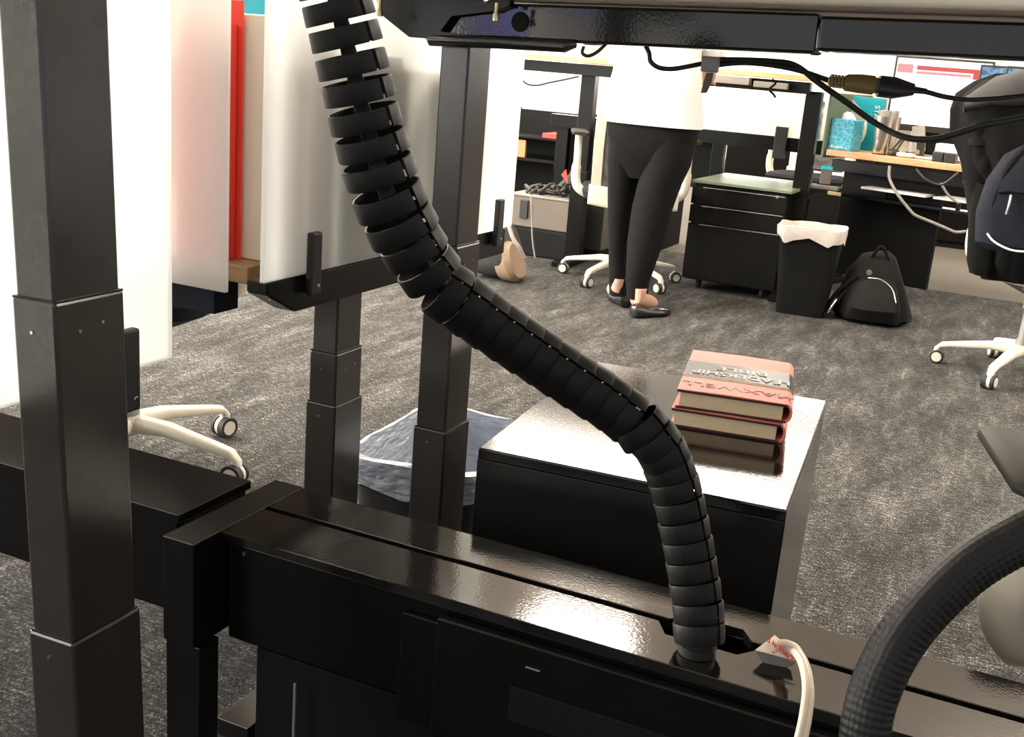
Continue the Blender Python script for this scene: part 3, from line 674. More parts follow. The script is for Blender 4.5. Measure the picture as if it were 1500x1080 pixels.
# ================================================================ task chairs
def chair_proto(label, seatm=navy, padm=None, mesh=True, back=True, fm=cream):
    t = thing('task_chair', label, 'chair'); padm = padm or mat('dark_arm_pad', (.03, .026, .023), .6, spec=.2, var=.1)
    # local: faces +Y, origin at floor under the hub
    bm = NB(); lathe(bm, [(.026, .10), (.032, .105), (.032, .15), (.024, .16), (.022, .28), (.03, .285), (.03, .38), (.05, .40)], 20); obj('gas_column', bm, greyp if fm is cream else fm, t, smooth=True)
    bm = NB(); lathe(bm, [(.035, .085), (.045, .095), (.045, .125), (.036, .135)], 24); obj('hub', bm, fm, t, smooth=True)
    for k in range(5):
        a_ = 2 * PI * k / 5 + .3; d = Vector((math.cos(a_), math.sin(a_), 0)); s_ = Vector((-d.y, d.x, 0)); z = Vector((0, 0, 1))
        bm = NB(); loft(bm, [(d * .03 + z * .112, s_ * .026, z * .022), (d * .12 + z * .112, s_ * .024, z * .017), (d * .27 + z * .088, s_ * .018, z * .012), (d * .305 + z * .080, s_ * .017, z * .012), (d * .318 + z * .066, s_ * .014, d * .012), (d * .320 + z * .045, s_ * .012, d * .012)], 14, sq=3)
        lg_ = obj('leg', bm, fm, t, smooth=True)
        bm = NB(); c = d * .315 + z * .029
        for sg in (-1, 1):
            cylx(bm, c + s_ * sg * .009, .029, .014 * sg, s_, 22, .003)
        cs = obj('caster', bm, rubber, lg_, smooth=True)
        bm = NB()
        for sg in (-1, 1): cylx(bm, c + s_ * sg * .0222, .020, .003 * sg, s_, 20, .001)
        cylx(bm, c - s_ * .008, .027, .016, s_, 20)
        cap = obj('caster_cap', bm, fm, lg_, smooth=True)
    bm = NB(); loft(bm, [(Vector((0, .0, .405)), Vector((.17, 0, 0)), Vector((0, .17, 0))), (Vector((0, 0, .44)), Vector((.24, 0, 0)), Vector((0, .235, 0))), (Vector((0, 0, .475)), Vector((.25, 0, 0)), Vector((0, .245, 0))), (Vector((0, 0, .495)), Vector((.235, 0, 0)), Vector((0, .23, 0)))], 32, sq=4)
    obj('seat', bm, seatm, t, smooth=True)
    bm = NB(); box(bm, -.10, .10, -.16, .12, .365, .405, .012); obj('seat_mechanism', bm, plastic, t)
    # back frame: rounded rectangle of tube, hollow, behind the seat, slight recline
    if back:
        def bp(x, z): return Vector((x, -.235 - .07 * (z - .45), z))
        bm = NB()
        pts = [bp(-.215, .50), bp(-.222, .72), bp(-.220, .97), bp(-.205, 1.005), bp(-.15, 1.012), bp(.15, 1.012), bp(.205, 1.005), bp(.220, .97), bp(.222, .72), bp(.215, .50)]
        for i in range(len(pts) - 1): pass
        rr = []
        for i, p in enumerate(pts):
            inn = Vector((p.x * .78, p.y, .52 + (p.z - .52) * .93 if p.z > .6 else p.z)); rr.append([bm.verts.new(v) for v in (p + Vector((0, .010, 0)), p - Vector((0, .010, 0)), inn - Vector((0, .010, 0)), inn + Vector((0, .010, 0)))])
        for i in range(len(rr) - 1):
            for k in range(4): bm.faces.new((rr[i][k], rr[i][(k + 1) % 4], rr[i + 1][(k + 1) % 4], rr[i + 1][k]))
        bm.faces.new(rr[0]); bm.faces.new(rr[-1][::-1]); obj('back_frame', bm, fm, t)
        bm = NB(); loft(bm, [(bp(-.225, .47), Vector((0, 0, .05)), Vector((0, .016, 0))), (bp(0, .45) + Vector((0, -.03, 0)), Vector((0, 0, .055)), Vector((0, .02, 0))), (bp(.225, .47), Vector((0, 0, .05)), Vector((0, .016, 0)))], 12, sq=4); obj('back_bracket', bm, fm, t)
        bm = NB()
        g = [[bm.verts.new(bp(-.205 + .41 * i / 8, .52 + .48 * j / 6) + Vector((0, -.02 * math.sin(PI * i / 8) + .004, 0))) for i in range(9)] for j in range(7)]
        for j in range(6):
            for i in range(8): bm.faces.new((g[j][i], g[j][i + 1], g[j + 1][i + 1], g[j + 1][i]))
        obj('mesh_back', bm, chairmesh, t, smooth=True)
    for sg in (-1, 1):
        bm = NB(); pts = cat([(sg * .08, -.03, .43), (sg * .20, -.03, .445), (sg * .265, -.03, .475), (sg * .285, -.03, .53), (sg * .285, -.03, .62), (sg * .287, -.02, .70), (sg * .287, -.02, .745)], 5)
        tube(bm, pts, [.021] * (len(pts) - 12) + [.0165] * 12, 12, flat=1.25); ar = obj('armrest', bm, fm, t, smooth=True)
        bm = NB(); loft(bm, [(Vector((sg * .285, -.13, .755)), Vector((.034, 0, 0)), Vector((0, 0, .009))), (Vector((sg * .285, -.115, .757)), Vector((.046, 0, 0)), Vector((0, 0, .012))), (Vector((sg * .285, .10, .757)), Vector((.042, 0, 0)), Vector((0, 0, .012))), (Vector((sg * .285, .12, .755)), Vector((.03, 0, 0)), Vector((0, 0, .009)))], 16, sq=3)
        obj('arm_pad', bm, padm, ar, smooth=True)
    return t
CH = chair_proto('cream task chair with mesh back standing behind the person in black trousers')
CH.location = (-1.83, 5.52, 0); CH.rotation_euler.z = math.radians(24)
def place(label, x, y, rz):
    c = copy_tree(CH); c.location = (x, y, 0); c.rotation_euler.z = math.radians(rz); c['label'] = label; return c
place('cream task chair at left, its star base showing past the nearest column', -1.96, 2.06, 206)
place('cream task chair partly hidden behind the far cabinet with glass top', -1.32, 7.75, 172)
jc = place('cream task chair at right with a black jacket over its back', .13, 4.86, 18.8)
nc = place('cream task chair beside the pedestal at right edge, only its armrest in view', .36, 1.62, 14)
for ch in KIDS(nc):
    if ch.name.startswith('armrest'):
        sg = -1 if min(v.co.x for v in ch.data.vertices) < -.2 else 1
        bm = NB(); tube(bm, cat([(sg * .08, -.03, .35), (sg * .19, -.03, .355), (sg * .255, -.03, .375), (sg * .288, -.03, .43), (sg * .262, -.03, .50), (sg * .25, -.03, .60), (sg * .25, -.03, .645)], 5), [.024] * 10 + [.034] * 8 + [.026] * 5 + [.018] * 8, 16, flat=1.15)
        tmp = bpy.data.meshes.new('armrest'); bmesh.ops.recalc_face_normals(bm, faces=bm.faces[:]); bm.to_mesh(tmp); bm.free(); tmp.materials.append(cream)
        for p_ in tmp.polygons: p_.use_smooth = True
        ch.data = tmp
        for pd_ in KIDS(ch): pd_.location = (-.012, -.01, -.128)

# ================================================================ the person
PY = 4.95
ft = Vector((-1.62, PY, 0))
per = thing('person', 'person standing with back turned, white shirt, black trousers and black flats', 'person', ft)
def sec(px, py, y, hw, hd, rx=0):  # horizontal section centred on a pixel at depth y
    c = aY(px, py, y); return c, Vector((hw, rx, 0)), Vector((0, hd, 0))
# body: one skin surface (feet, shins, torso, arms, neck, head)
me = bpy.data.meshes.new('body'); V = []; E_ = []; Rr = []
def vv(p, r, q=None):
    V.append(Vector(p)); Rr.append(r)
    if q is not None: E_.append((q, len(V) - 1))
    return len(V) - 1
hipc = Vector((-1.575, PY, .88))
root = vv(hipc, .12)
s1 = vv(hipc + Vector((.0, .01, .16)), .105, root); s2_ = vv(hipc + Vector((.0, .03, .32)), .115, s1); s3 = vv(hipc + Vector((.0, .06, .45)), .09, s2_)
nk = vv(hipc + Vector((0, .08, .53)), .047, s3); hd0 = vv(hipc + Vector((0, .11, .60)), .068, nk); hd1 = vv(hipc + Vector((0, .13, .67)), .082, hd0); hd2 = vv(hipc + Vector((0, .13, .74)), .065, hd1)
for sg in (-1, 1):
    sh = vv(hipc + Vector((sg * .17, .06, .44)), .052, s3); el = vv(hipc + Vector((sg * .20, .16, .20)), .040, sh); wr = vv(hipc + Vector((sg * .13, .38, .19)), .027, el)
    hn = vv(hipc + Vector((sg * .10, .45, .185)), .030, wr); palm = vv(hipc + Vector((sg * .09, .49, .18)), .026, hn)
    for k in range(4):
        f0 = vv(hipc + Vector((sg * (.125 - .022 * k), .52, .18)), .0095, palm); f1 = vv(hipc + Vector((sg * (.128 - .023 * k), .56 + (.006 if k in (1, 2) else 0), .165)), .0085, f0)
    th = vv(hipc + Vector((sg * .05, .485, .17)), .011, hn); vv(hipc + Vector((sg * .035, .52, .16)), .009, th)
AL = aZ(905, 428, .09); AR = aZ(934, 440, .09)
AL = aY(908, 424, 5.02); AR = aY(932, 440, 4.86)
for sg, A_, yy in ((-1, AL, 5.02), (1, AR, 4.86)):
    h0 = vv(aY(922 if sg < 0 else 982, 212, PY), .070, root); k0 = vv(aY(907 if sg < 0 else 954, 305, (PY + yy) / 2), .042, h0)
    a0 = vv(Vector((A_.x, A_.y, .11)), .028, k0); heel = vv((A_.x, A_.y - .015, .045), .032, a0); toe = vv((A_.x + .07 * sg * (1 if sg > 0 else 1), A_.y + .10, .035), .03, heel)
me.from_pydata(V, E_, []); bo = bpy.data.objects.new('body', me); COL.objects.link(bo); bo.parent = per; bo.location = -ft
md = bo.modifiers.new('skin', 'SKIN'); md.use_smooth_shade = True
for i, r_ in enumerate(Rr): me.skin_vertices[0].data[i].radius = (r_, r_)
me.skin_vertices[0].data[0].use_root = True
bo.modifiers.new('sub', 'SUBSURF').levels = 2; bo.modifiers['sub'].render_levels = 2
dg = bpy.context.evaluated_depsgraph_get(); m2_ = bpy.data.meshes.new_from_object(bo.evaluated_get(dg)); bo.modifiers.clear(); bo.data = m2_; m2_.name = 'body'; m2_.materials.clear(); m2_.materials.append(skin)
# face features on the head (looking away from the camera)
hc = hipc + Vector((0, .13, .69)) - ft
bm = NB()
lathe(bm, [(.004, -.02), (.012, -.012), (.011, .01), (.003, .025)], 10, c=(hc.x, hc.y + .088, hc.z - .02)); fno = obj('nose', bm, skin, bo, smooth=True); fno.location = ft
for sg in (-1, 1):
    bm = NB(); bmesh.ops.create_uvsphere(bm, u_segments=10, v_segments=8, radius=.011)
    obj('eye', bm, shirt, bo, smooth=True, loc=hc + ft + Vector((sg * .03, .074, .005)))
    bm = NB(); lathe(bm, [(.004, -.028), (.014, -.01), (.017, .015), (.006, .03)], 10, sx=.4); obj('ear', bm, skin, bo, smooth=True, loc=hc + ft + Vector((sg * .083, 0, -.01)))
bm = NB(); loft(bm, [((-.022, 0, 0), (0, .003, 0), (0, 0, .002)), ((0, .004, 0), (0, .006, 0), (0, 0, .007)), ((.022, 0, 0), (0, .003, 0), (0, 0, .002))], 8); obj('mouth', bm, darkred, bo, smooth=True, loc=hc + ft + Vector((0, .078, -.05)))
bm = NB(); bmesh.ops.create_uvsphere(bm, u_segments=24, v_segments=16, radius=.1)
for v in bm.verts:
    v.co.x *= 1.0; v.co.z *= 1.1
    if v.co.y > .04 and v.co.z < .06: v.co.y = .03 + (v.co.y - .03) * .2
    if v.co.z < -.03 and v.co.y < .04: v.co.z *= 2.2; v.co.x *= .9
obj('hair', bm, hairm, per, smooth=True, loc=hc + Vector((0, -.012, .012)))
# trousers, lofted leg by leg then a seat section
bm = NB()
def seglegs(lst, n=26):
    loft(bm, [(aY(px, py, y), Vector((hw, 0, 0)), Vector((0, hd, 0))) for (px, py, y, hw, hd) in lst], n)
seglegs([(907, 431, 5.03, .047, .052), (907, 415, 5.03, .050, .056), (907, 370, 5.02, .050, .062), (909, 320, 5.0, .060, .070), (912, 280, 4.99, .070, .078), (917, 240, 4.98, .086, .095), (922, 205, 4.96, .094, .108), (924, 190, 4.96, .090, .105)])
seglegs([(933, 437, 4.87, .046, .052), (934, 410, 4.87, .056, .062), (945, 355, 4.89, .083, .075), (955, 306, 4.91, .093, .084), (966, 270, 4.93, .098, .094), (978, 240, 4.94, .105, .108), (983, 210, 4.95, .112, .115), (984, 190, 4.95, .105, .115)])
loft(bm, [(aY(948, 262, PY), Vector((.095, 0, 0)), Vector((0, .06, 0))), (aY(950, 235, PY), Vector((.165, 0, 0)), Vector((0, .10, 0))), (aY(955, 205, PY), Vector((.205, 0, 0)), Vector((0, .125, 0))), (aY(956, 188, PY), Vector((.215, 0, 0)), Vector((0, .125, 0))), (aY(957, 170, PY), Vector((.214, 0, 0)), Vector((0, .12, 0))), (aY(958, 150, PY), Vector((.19, 0, 0)), Vector((0, .11, 0)))], 36, sq=2.4)
tr = obj('trousers', bm, cloth, per, smooth=True, loc=-ft)
bm = NB(); sr = loft(bm, [(aY(957, 183, PY), Vector((.229, 0, .0)), Vector((0, .138, 0))), (aY(957, 170, PY), Vector((.226, 0, 0)), Vector((0, .14, 0))), (aY(958, 140, PY), Vector((.218, 0, 0)), Vector((0, .13, 0))), (aY(963, 110, PY), Vector((.205, 0, 0)), Vector((0, .12, 0))),
      (aY(965, 80, PY + .01), Vector((.195, 0, 0)), Vector((0, .115, 0))), (aY(967, 40, PY + .03), Vector((.20, 0, 0)), Vector((0, .12, 0))), (aY(968, 10, PY + .05), Vector((.19, 0, 0)), Vector((0, .11, 0))), (aY(969, -10, PY + .07), Vector((.12, 0, 0)), Vector((0, .08, 0))), (aY(970, -18, PY + .075), Vector((.07, 0, 0)), Vector((0, .06, 0)))], 48, sq=2.3)
for j, rg in enumerate(sr):
    for v in rg:
        nz = mnoise.noise(Vector((v.co.x * 14, v.co.y * 6, v.co.z * 30))); v.co.y += nz * .012 * (1 if j > 0 else .4); v.co.x += nz * .006
hipS = hipc
for sg in (-1, 1):
    loft(bm, [(hipc + Vector((sg * .13, .07, .46)), Vector((0, .06, 0)), Vector((0, 0, .06))), (hipc + Vector((sg * .19, .08, .40)), Vector((0, .058, 0)), Vector((.045, 0, .04))), (hipc + Vector((sg * .235, .15, .24)), Vector((0, .05, .01)), Vector((.05, 0, .02)))], 16)
obj('shirt', bm, shirt, per, smooth=True, loc=-ft)
def shoe(c, heading):
    bm = NB(); d = Vector((math.sin(heading), math.cos(heading), 0)); s_ = Vector((d.y, -d.x, 0)); z = Vector((0, 0, 1)); c = Vector((c.x, c.y, 0))
    secs = []
    for (u, hw, hh) in ((-.035, .012, .026), (-.030, .026, .029), (.0, .031, .027), (.05, .036, .020), (.10, .040, .018), (.15, .036, .016), (.185, .020, .012), (.192, .006, .006)):
        secs.append((c + d * u + z * hh, s_ * hw, z * hh))
    rr = loft(bm, secs, 18, sq=2.6)
    # scooped opening on top
    for j in (2, 3):
        for v in rr[j]:
            l = v.co - c; 
            if l.z > secs[j][0].z + .006 and abs(l.dot(s_)) < .024: v.co.z -= .016
    # heel tab
    loft(bm, [(c + d * -.028 + z * .05, s_ * .012, d * .004), (c + d * -.032 + z * .062, s_ * .007, d * .003)], 8)
    obj('shoe', bm, shoem, per, smooth=True, loc=-ft)
shoe(aZ(913, 449, 0), math.radians(-38)); shoe(aZ(932, 466, 0) + Vector((0, .02, 0)), math.radians(30))
# feet skin in the openings
for (px, py, y, hh) in ((905, 438, 5.0, -38), (936, 452, 4.84, 30)):
    a_ = aY(px, py - 12, y); b_ = a_ + Vector((math.sin(math.radians(hh)) * .07, math.cos(math.radians(hh)) * .07, 0)); bm = NB()
    tube(bm, [Vector((a_.x, a_.y, .115)), Vector((a_.x, a_.y, .07)), Vector((b_.x, b_.y, .045)), Vector((b_.x + (b_.x - a_.x) * .4, b_.y + (b_.y - a_.y) * .4, .03))], [.031, .034, .033, .02], 14)
    obj('foot', bm, skin, bo, smooth=True)

# ================================================================ far cabinet with glass top, bin, backpack
fc = thing('filing_pedestal', 'black filing pedestal with pale green glass top in the background', 'cabinet', (-1.275, 5.93, 0), math.radians(-1)); 
W, D_ = .245, .31
BOX('body', satin, fc, -W + .01, W - .01, -D_ + .012, D_, .05, .545)
for (z0, z1) in ((.055, .345), (.35, .44), (.445, .535)):
    dr = BOX('drawer', satin, fc, -W, W, -D_ - .002, -D_ + .012, z0, z1, bev=.002)
    BOX('handle', chrome, dr, -W + .06, W - .01, -D_ - .007, -D_ - .002, z1 - .006, z1 - .001, bev=.001)
bm = NB(); cylx(bm, (W - .05, -D_ - .001, .53), .008, .004, (0, -1, 0), 14); obj('lock', bm, chrome, fc, smooth=True)
BOX('glass_top', greenglass, fc, -W - .005, W + .02, -D_ - .01, D_ + .02, .552, .566, bev=.002)
for (x, y) in ((-.17, -.24), (.17, -.24), (.17, .24), (-.17, .24)):
    bm = NB(); cylx(bm, (x - .01, y, .025), .025, .02, (1, 0, 0), 16, .003); obj('caster', bm, rubber, fc, smooth=True)
wastebin('black waste bin with white liner beside the glass-topped cabinet', (-.865, 5.47, 0), .23, .19, .30, .26, .425, math.radians(4), matte, liner, liner, drop=.06, amp=.012, seed=9)

def blob(bm, secs, n=24, sq=2.6): return loft(bm, secs, n, sq=sq)
bpk = thing('backpack', 'black backpack slumped on the floor under the far wooden desk', 'backpack', (-.54, 5.55, 0)); bo_ = Vector(bpk.location)
Z = Vector((0, 0, 1))
bm = NB(); blob(bm, [(bo_ + Z * .0, Vector((.15, 0, 0)), Vector((0, .10, 0))), (bo_ + Z * .03, Vector((.185, 0, 0)), Vector((0, .13, 0))), (bo_ + Vector((-.01, .0, .14)), Vector((.16, 0, 0)), Vector((0, .12, 0))), (bo_ + Vector((-.02, .02, .24)), Vector((.125, 0, 0)), Vector((0, .10, 0))), (bo_ + Vector((-.01, .03, .31)), Vector((.075, 0, 0)), Vector((0, .07, 0))), (bo_ + Vector((0, .03, .335)), Vector((.03, 0, 0)), Vector((0, .03, 0)))], 30)
o_ = at(obj('pack_body', bm, cloth, bpk, smooth=True), bo_); displace(o_, .010, 14)
bm = NB(); blob(bm, [(bo_ + Vector((.01, -.10, .02)), Vector((.13, 0, 0)), Vector((0, .05, 0))), (bo_ + Vector((.01, -.115, .08)), Vector((.13, 0, 0)), Vector((0, .06, 0))), (bo_ + Vector((0, -.09, .17)), Vector((.11, 0, 0)), Vector((0, .05, 0))), (bo_ + Vector((0, -.05, .225)), Vector((.07, 0, 0)), Vector((0, .03, 0)))], 24)
o_ = at(obj('front_pocket', bm, matte, bpk, smooth=True), bo_); displace(o_, .006, 18)
at(TUBE('zipper', silver, bpk, [bo_ + Vector((-.03, -.13, .225)), bo_ + Vector((.03, -.135, .225)), bo_ + Vector((.085, -.135, .19)), bo_ + Vector((.115, -.15, .13))], .0022, 6), bo_)
bm = NB(); cylx(bm, bo_ + Vector((-.03, -.118, .25)), .014, .004, (0, -1, 0), 16); at(obj('emblem', bm, chrome, bpk, smooth=True), bo_)
for s_ in ([(-.08, -.09, .22), (-.15, -.10, .15), (-.19, -.10, .08), (-.21, -.10, .01)], [(-.10, -.08, .18), (-.17, -.12, .07), (-.20, -.14, .012)]):
    at(TUBE('strap', cloth, bpk, [bo_ + Vector(p) for p in s_], .010, 8), bo_)
at(TUBE('buckle', chrome, bpk, [bo_ + Vector((-.155, -.13, .10)), bo_ + Vector((-.175, -.14, .06)), bo_ + Vector((-.185, -.14, .03))], .005, 6), bo_)
at(TUBE('haul_loop', cloth, bpk, [bo_ + Vector((-.04, -.03, .31)), bo_ + Vector((0, -.06, .37)), bo_ + Vector((.04, -.03, .31))], .007, 8), bo_)

# second bag: lying dark bag with tan base behind the middle column
bg2 = thing('shoulder_bag', 'dark bag with tan leather base slumped behind the raised desk column', 'bag', (-2.35, 5.10, 0)); go = Vector(bg2.location)
bm = NB(); blob(bm, [(go + Vector((-.10, 0, .10)), Vector((0, .09, 0)), Vector((0, 0, .09))), (go + Vector((-.07, 0, .17)), Vector((0, .13, 0)), Vector((-.06, 0, .16))), (go + Vector((0.02, 0, .18)), Vector((0, .14, 0)), Vector((-.07, 0, .16))), (go + Vector((.07, 0, .15)), Vector((0, .13, 0)), Vector((-.04, 0, .13)))], 24)
o_ = at(obj('bag_body', bm, greycloth, bg2, smooth=True), go); displace(o_, .012, 12)
bm = NB(); blob(bm, [(go + Vector((.03, -.02, .09)), Vector((0, .10, 0)), Vector((-.03, 0, .09))), (go + Vector((.09, -.03, .10)), Vector((0, .10, 0)), Vector((-.045, 0, .10))), (go + Vector((.12, -.03, .11)), Vector((0, .08, 0)), Vector((-.03, 0, .085)))], 20)
at(obj('leather_base', bm, tanm, bg2, smooth=True), go)
at(TUBE('strap', greyp, bg2, [aY(745, 330, 5.0), aY(752, 350, 4.98), aY(760, 362, 4.98), aY(768, 378, 5.0)], .011, 8), go)

# ================================================================ far bench
# raised far desk
FO = Vector((-1.6, 5.9, 0))
fd = thing('standing_desk', 'raised far desk with wood top on black columns behind the person', 'desk', FO)
za = aY(800, 82, 5.75).z
def pbox(name, m, parent, off, px0, py0, px1, py1, y, thick, bev=.002):
    a_ = aY(px0, py0, y); b_ = aY(px1, py0, y); c_ = aY(px0, py1, y)
    return part(name, m, off, parent, a_.x, b_.x, y, y + thick, c_.z, a_.z, bev=bev)
part('desktop', wood, FO, fd, -2.62, -.90, 5.62, 6.35, 1.098, 1.122)
part('front_rail', satin, FO, fd, -2.66, -1.02, 5.70, 5.76, 1.035, 1.092)
part('end_rail', satin, FO, fd, -2.0, -1.94, 5.75, 6.3, 1.04, 1.095)
for xc in (aY(860, 130, 5.80).x, aY(1189, 160, 5.80).x):
    lg_ = part('leg', satin, FO, fd, xc - .045, xc + .045, 5.80, 5.87, .02, .52)
    o_ = BOX('upper_tube', satin, lg_, xc - .04, xc + .04, 5.804, 5.866, .52, 1.05)
    part('foot', satin, FO, fd, xc - .045, xc + .045, 5.62, 6.2, 0, .03)
part('wire_basket', greyp, FO, fd, -1.72, -1.30, 5.60, 5.66, 1.055, 1.092)
part('socket_strip', greyp, FO, fd, aY(1108, 100, 5.6).x, aY(1158, 100, 5.6).x, 5.58, 5.62, 1.05, 1.078)
# black spine boxes and modesty panels under the far screens
FB = Vector((-1.6, 6.6, 0))
fb = thing('cable_spine_beam', 'long black beam carrying the white screens of the far bench', 'cable beam', FB)
def zY(px, py, y): return aY(px, py, y).z
part('beam_body', satin, FB, fb, -2.75, -.95, 6.58, 6.66, .70, zY(765, 162, 6.58))
part('lower_panel', matte, FB, fb, -2.75, -1.72, 6.70, 6.74, .42, .72)
for xx in (-2.70, -1.70):
    part('leg', satin, FB, fb, xx, xx + .07, 6.60, 6.66, 0, .70)
def wscreen(label, px0, px1, pyb, y, zt, clampx=None, c2=None):
    a_ = aY(px0, pyb, y); b_ = aY(px1, pyb + (px1 - px0) * .1, y); base = Vector(((a_.x + b_.x) / 2, y, a_.z))
    t = thing('privacy_screen', label, 'screen', base)
    part('glass_panel', frost, base, t, a_.x, b_.x, y, y + .012, a_.z, zt, bev=.003)
    if clampx:
        k = aY(clampx, pyb, y - .02); part('clamp', plastic, base, t, k.x - .035, k.x + .035, y - .025, y, k.z - .18, zY(clampx, c2, y - .02), bev=.003)
    return t
wscreen('white far screen seen left of the far desk column', 764, 846, 159, 6.55, 1.6)
wscreen('white far screen wide open right of the person', 1000, 1193, 186, 6.55, 1.6, 1146, 186)
wscreen('narrow white far screen right of the thin far column', 1200, 1236, 208, 6.62, 1.6)
# small dark cable on the left white screen
tag(TUBE('cable', plastic, None, [aY(762, 114, 6.5), aY(772, 123, 6.5), aY(787, 125, 6.5), aY(805, 121, 6.5), aY(830, 116, 6.5), aY(848, 112, 6.5)], .006, 8), 'thin black cable sagging across the left far screen', 'cable')

dc = thing('dark_backing', 'low black cabinet added as dark backing far beyond the glass-topped pedestal', 'cabinet', (-1.0, 9.0, 0)); dco = Vector(dc.location)  # added cabinet, keeps the gap under the far beam dark
part('carcass', matte, dco, dc, -2.15, .2, 8.8, 9.2, 0, .84); part('door', satin, dco, dc, -2.14, -1.0, 8.78, 8.8, .05, .80); part('door', satin, dco, dc, -.99, .19, 8.78, 8.8, .05, .80)
# stuff under the far desk, left
sh = thing('low_shelf', 'dark open shelf unit under the far desk left of the chair', 'shelf', (-2.75, 6.9, 0)); so = Vector(sh.location)
part('back_panel', matte, so, sh, -3.6, -2.0, 7.10, 7.13, 0, .78)
part('shelf_board', satin, so, sh, -3.6, -2.0, 6.72, 7.10, .60, .615)
part('shelf_board', satin, so, sh, -3.6, -2.0, 6.72, 7.10, .455, .475)
part('shelf_board', satin, so, sh, -3.6, -2.0, 6.72, 7.10, .10, .12)
part('side_panel', matte, so, sh, -3.62, -3.60, 6.72, 7.13, 0, .78)
part('side_panel', matte, so, sh, -2.0, -1.98, 6.76, 7.13, 0, .78)
a_ = aY(794, 204, 6.73); b_ = aY(850, 212, 6.73)
tag(BOX('book', redm, None, a_.x, b_.x, 6.73, 6.95, .6155, .645), 'red-edged book lying on the far dark shelf', 'book')
gx = thing('storage_box', 'grey felt storage box with black handle under the far desk', 'box', (0, 0, 0)); a_ = aY(756, 328, 5.85); b_ = aY(838, 332, 5.85); zt = zY(800, 292, 5.85); zb = a_.z
gx.location = ((a_.x + b_.x) / 2, 6.0, .20); go2 = Vector(gx.location)
part('box_body', boxm, go2, gx, a_.x - .05, b_.x, 5.85, 6.15, zb - .01, zt, bev=.006)
part('handle', plastic, go2, gx, a_.x + .02, a_.x + .07, 5.835, 5.85, zb + .04, zt - .02, bev=.003)
part('rim', greyp, go2, gx, a_.x - .055, b_.x + .005, 5.845, 6.155, zt, zt + .012, bev=.003)
tag(BOX('crate', matte, None, a_.x - .06, b_.x + .03, 5.83, 6.2, 0, zb - .012, bev=.01), 'black crate on the floor carrying the grey felt box', 'crate')
pt = thing('computer_tower', 'dark grey computer tower standing behind the far chair', 'computer', (-2.06, 6.15, 0)); po = Vector(pt.location)
a_ = aY(845, 320, 6.0); b_ = aY(884, 320, 6.0)
part('case', greyp, po, pt, a_.x, b_.x, 6.0, 6.35, .06, .36, bev=.006)
part('front_bezel', plastic, po, pt, a_.x - .004, b_.x + .002, 5.985, 6.0, .06, .36, bev=.004)
part('foot', rubber, po, pt, a_.x + .02, b_.x - .02, 6.02, 6.3, 0, .06, bev=.003)
a_ = aY(752, 248, 6.5); b_ = aY(766, 274, 6.5)
og = thing('notebook', 'orange-brown notebook standing near the white screen corner', 'notebook', (a_.x, 6.74, .4755)); oo = Vector(og.location)
part('cover', orangem, oo, og, a_.x - .1, aY(766, 260, 6.74).x, 6.74, 6.755, .4755, .585, bev=.001); part('pages', papers, oo, og, a_.x - .098, aY(766, 260, 6.74).x - .002, 6.756, 6.77, .4765, .58, bev=.001)
# tangle of black cables on the felt box
tc_ = thing('cable_bundle', 'tangled black cables heaped on the grey felt box', 'cables', (-2.3, 5.95, .36)); to = Vector(tc_.location)
for k in range(6):
    pts = []
    for j in range(6):
        px = 772 + j * 13 + random.uniform(-6, 6); py = 282 + random.uniform(-14, 8); pts.append(aY(px, py, 5.9 + random.uniform(0, .2)))
    at(TUBE('cable', plastic, tc_, pts, random.uniform(.006, .014), 7), to)
at(TUBE('hanging_cable', greyp, tc_, [aY(778, 286, 5.80), aY(779, 320, 5.79), aY(780, 350, 5.79), aY(784, 380, 5.79), aY(785, 396, 5.79)], .005, 7), to)
ups = thing('pouch', 'dark pouch with small red trim beside the far chair arm', 'pouch', (-2.25, 6.4, .36)); uo = Vector(ups.location)
bm = NB(); c_ = aY(845, 265, 6.4); blob(bm, [(c_ + Vector((-.02, 0, -.22)), Vector((.14, 0, 0)), Vector((0, .06, 0))), (c_ + Vector((0, 0, -.05)), Vector((.13, 0, 0)), Vector((0, .07, 0))), (c_ + Vector((.02, 0, .05)), Vector((.06, 0, 0)), Vector((0, .04, 0)))], 16); at(obj('pouch_body', bm, greycloth, ups, smooth=True), uo)
for (p, q, r_) in (((822, 256), (829, 248), (832, 270)), ((835, 253), (841, 252), (839, 244))):
    bm = NB(); A_, B_, C_ = aY(*p, 6.31), aY(*q, 6.31), aY(*r_, 6.31); f0 = [bm.verts.new(v) for v in (A_, B_, C_)]; f1 = [bm.verts.new(v + Vector((0, .006, 0))) for v in (A_, B_, C_)]
    bm.faces.new(f0); bm.faces.new(f1[::-1])
    for i in range(3): bm.faces.new((f0[i], f1[i], f1[(i + 1) % 3], f0[(i + 1) % 3]))
    at(obj('red_trim', bm, redm, ups), uo)

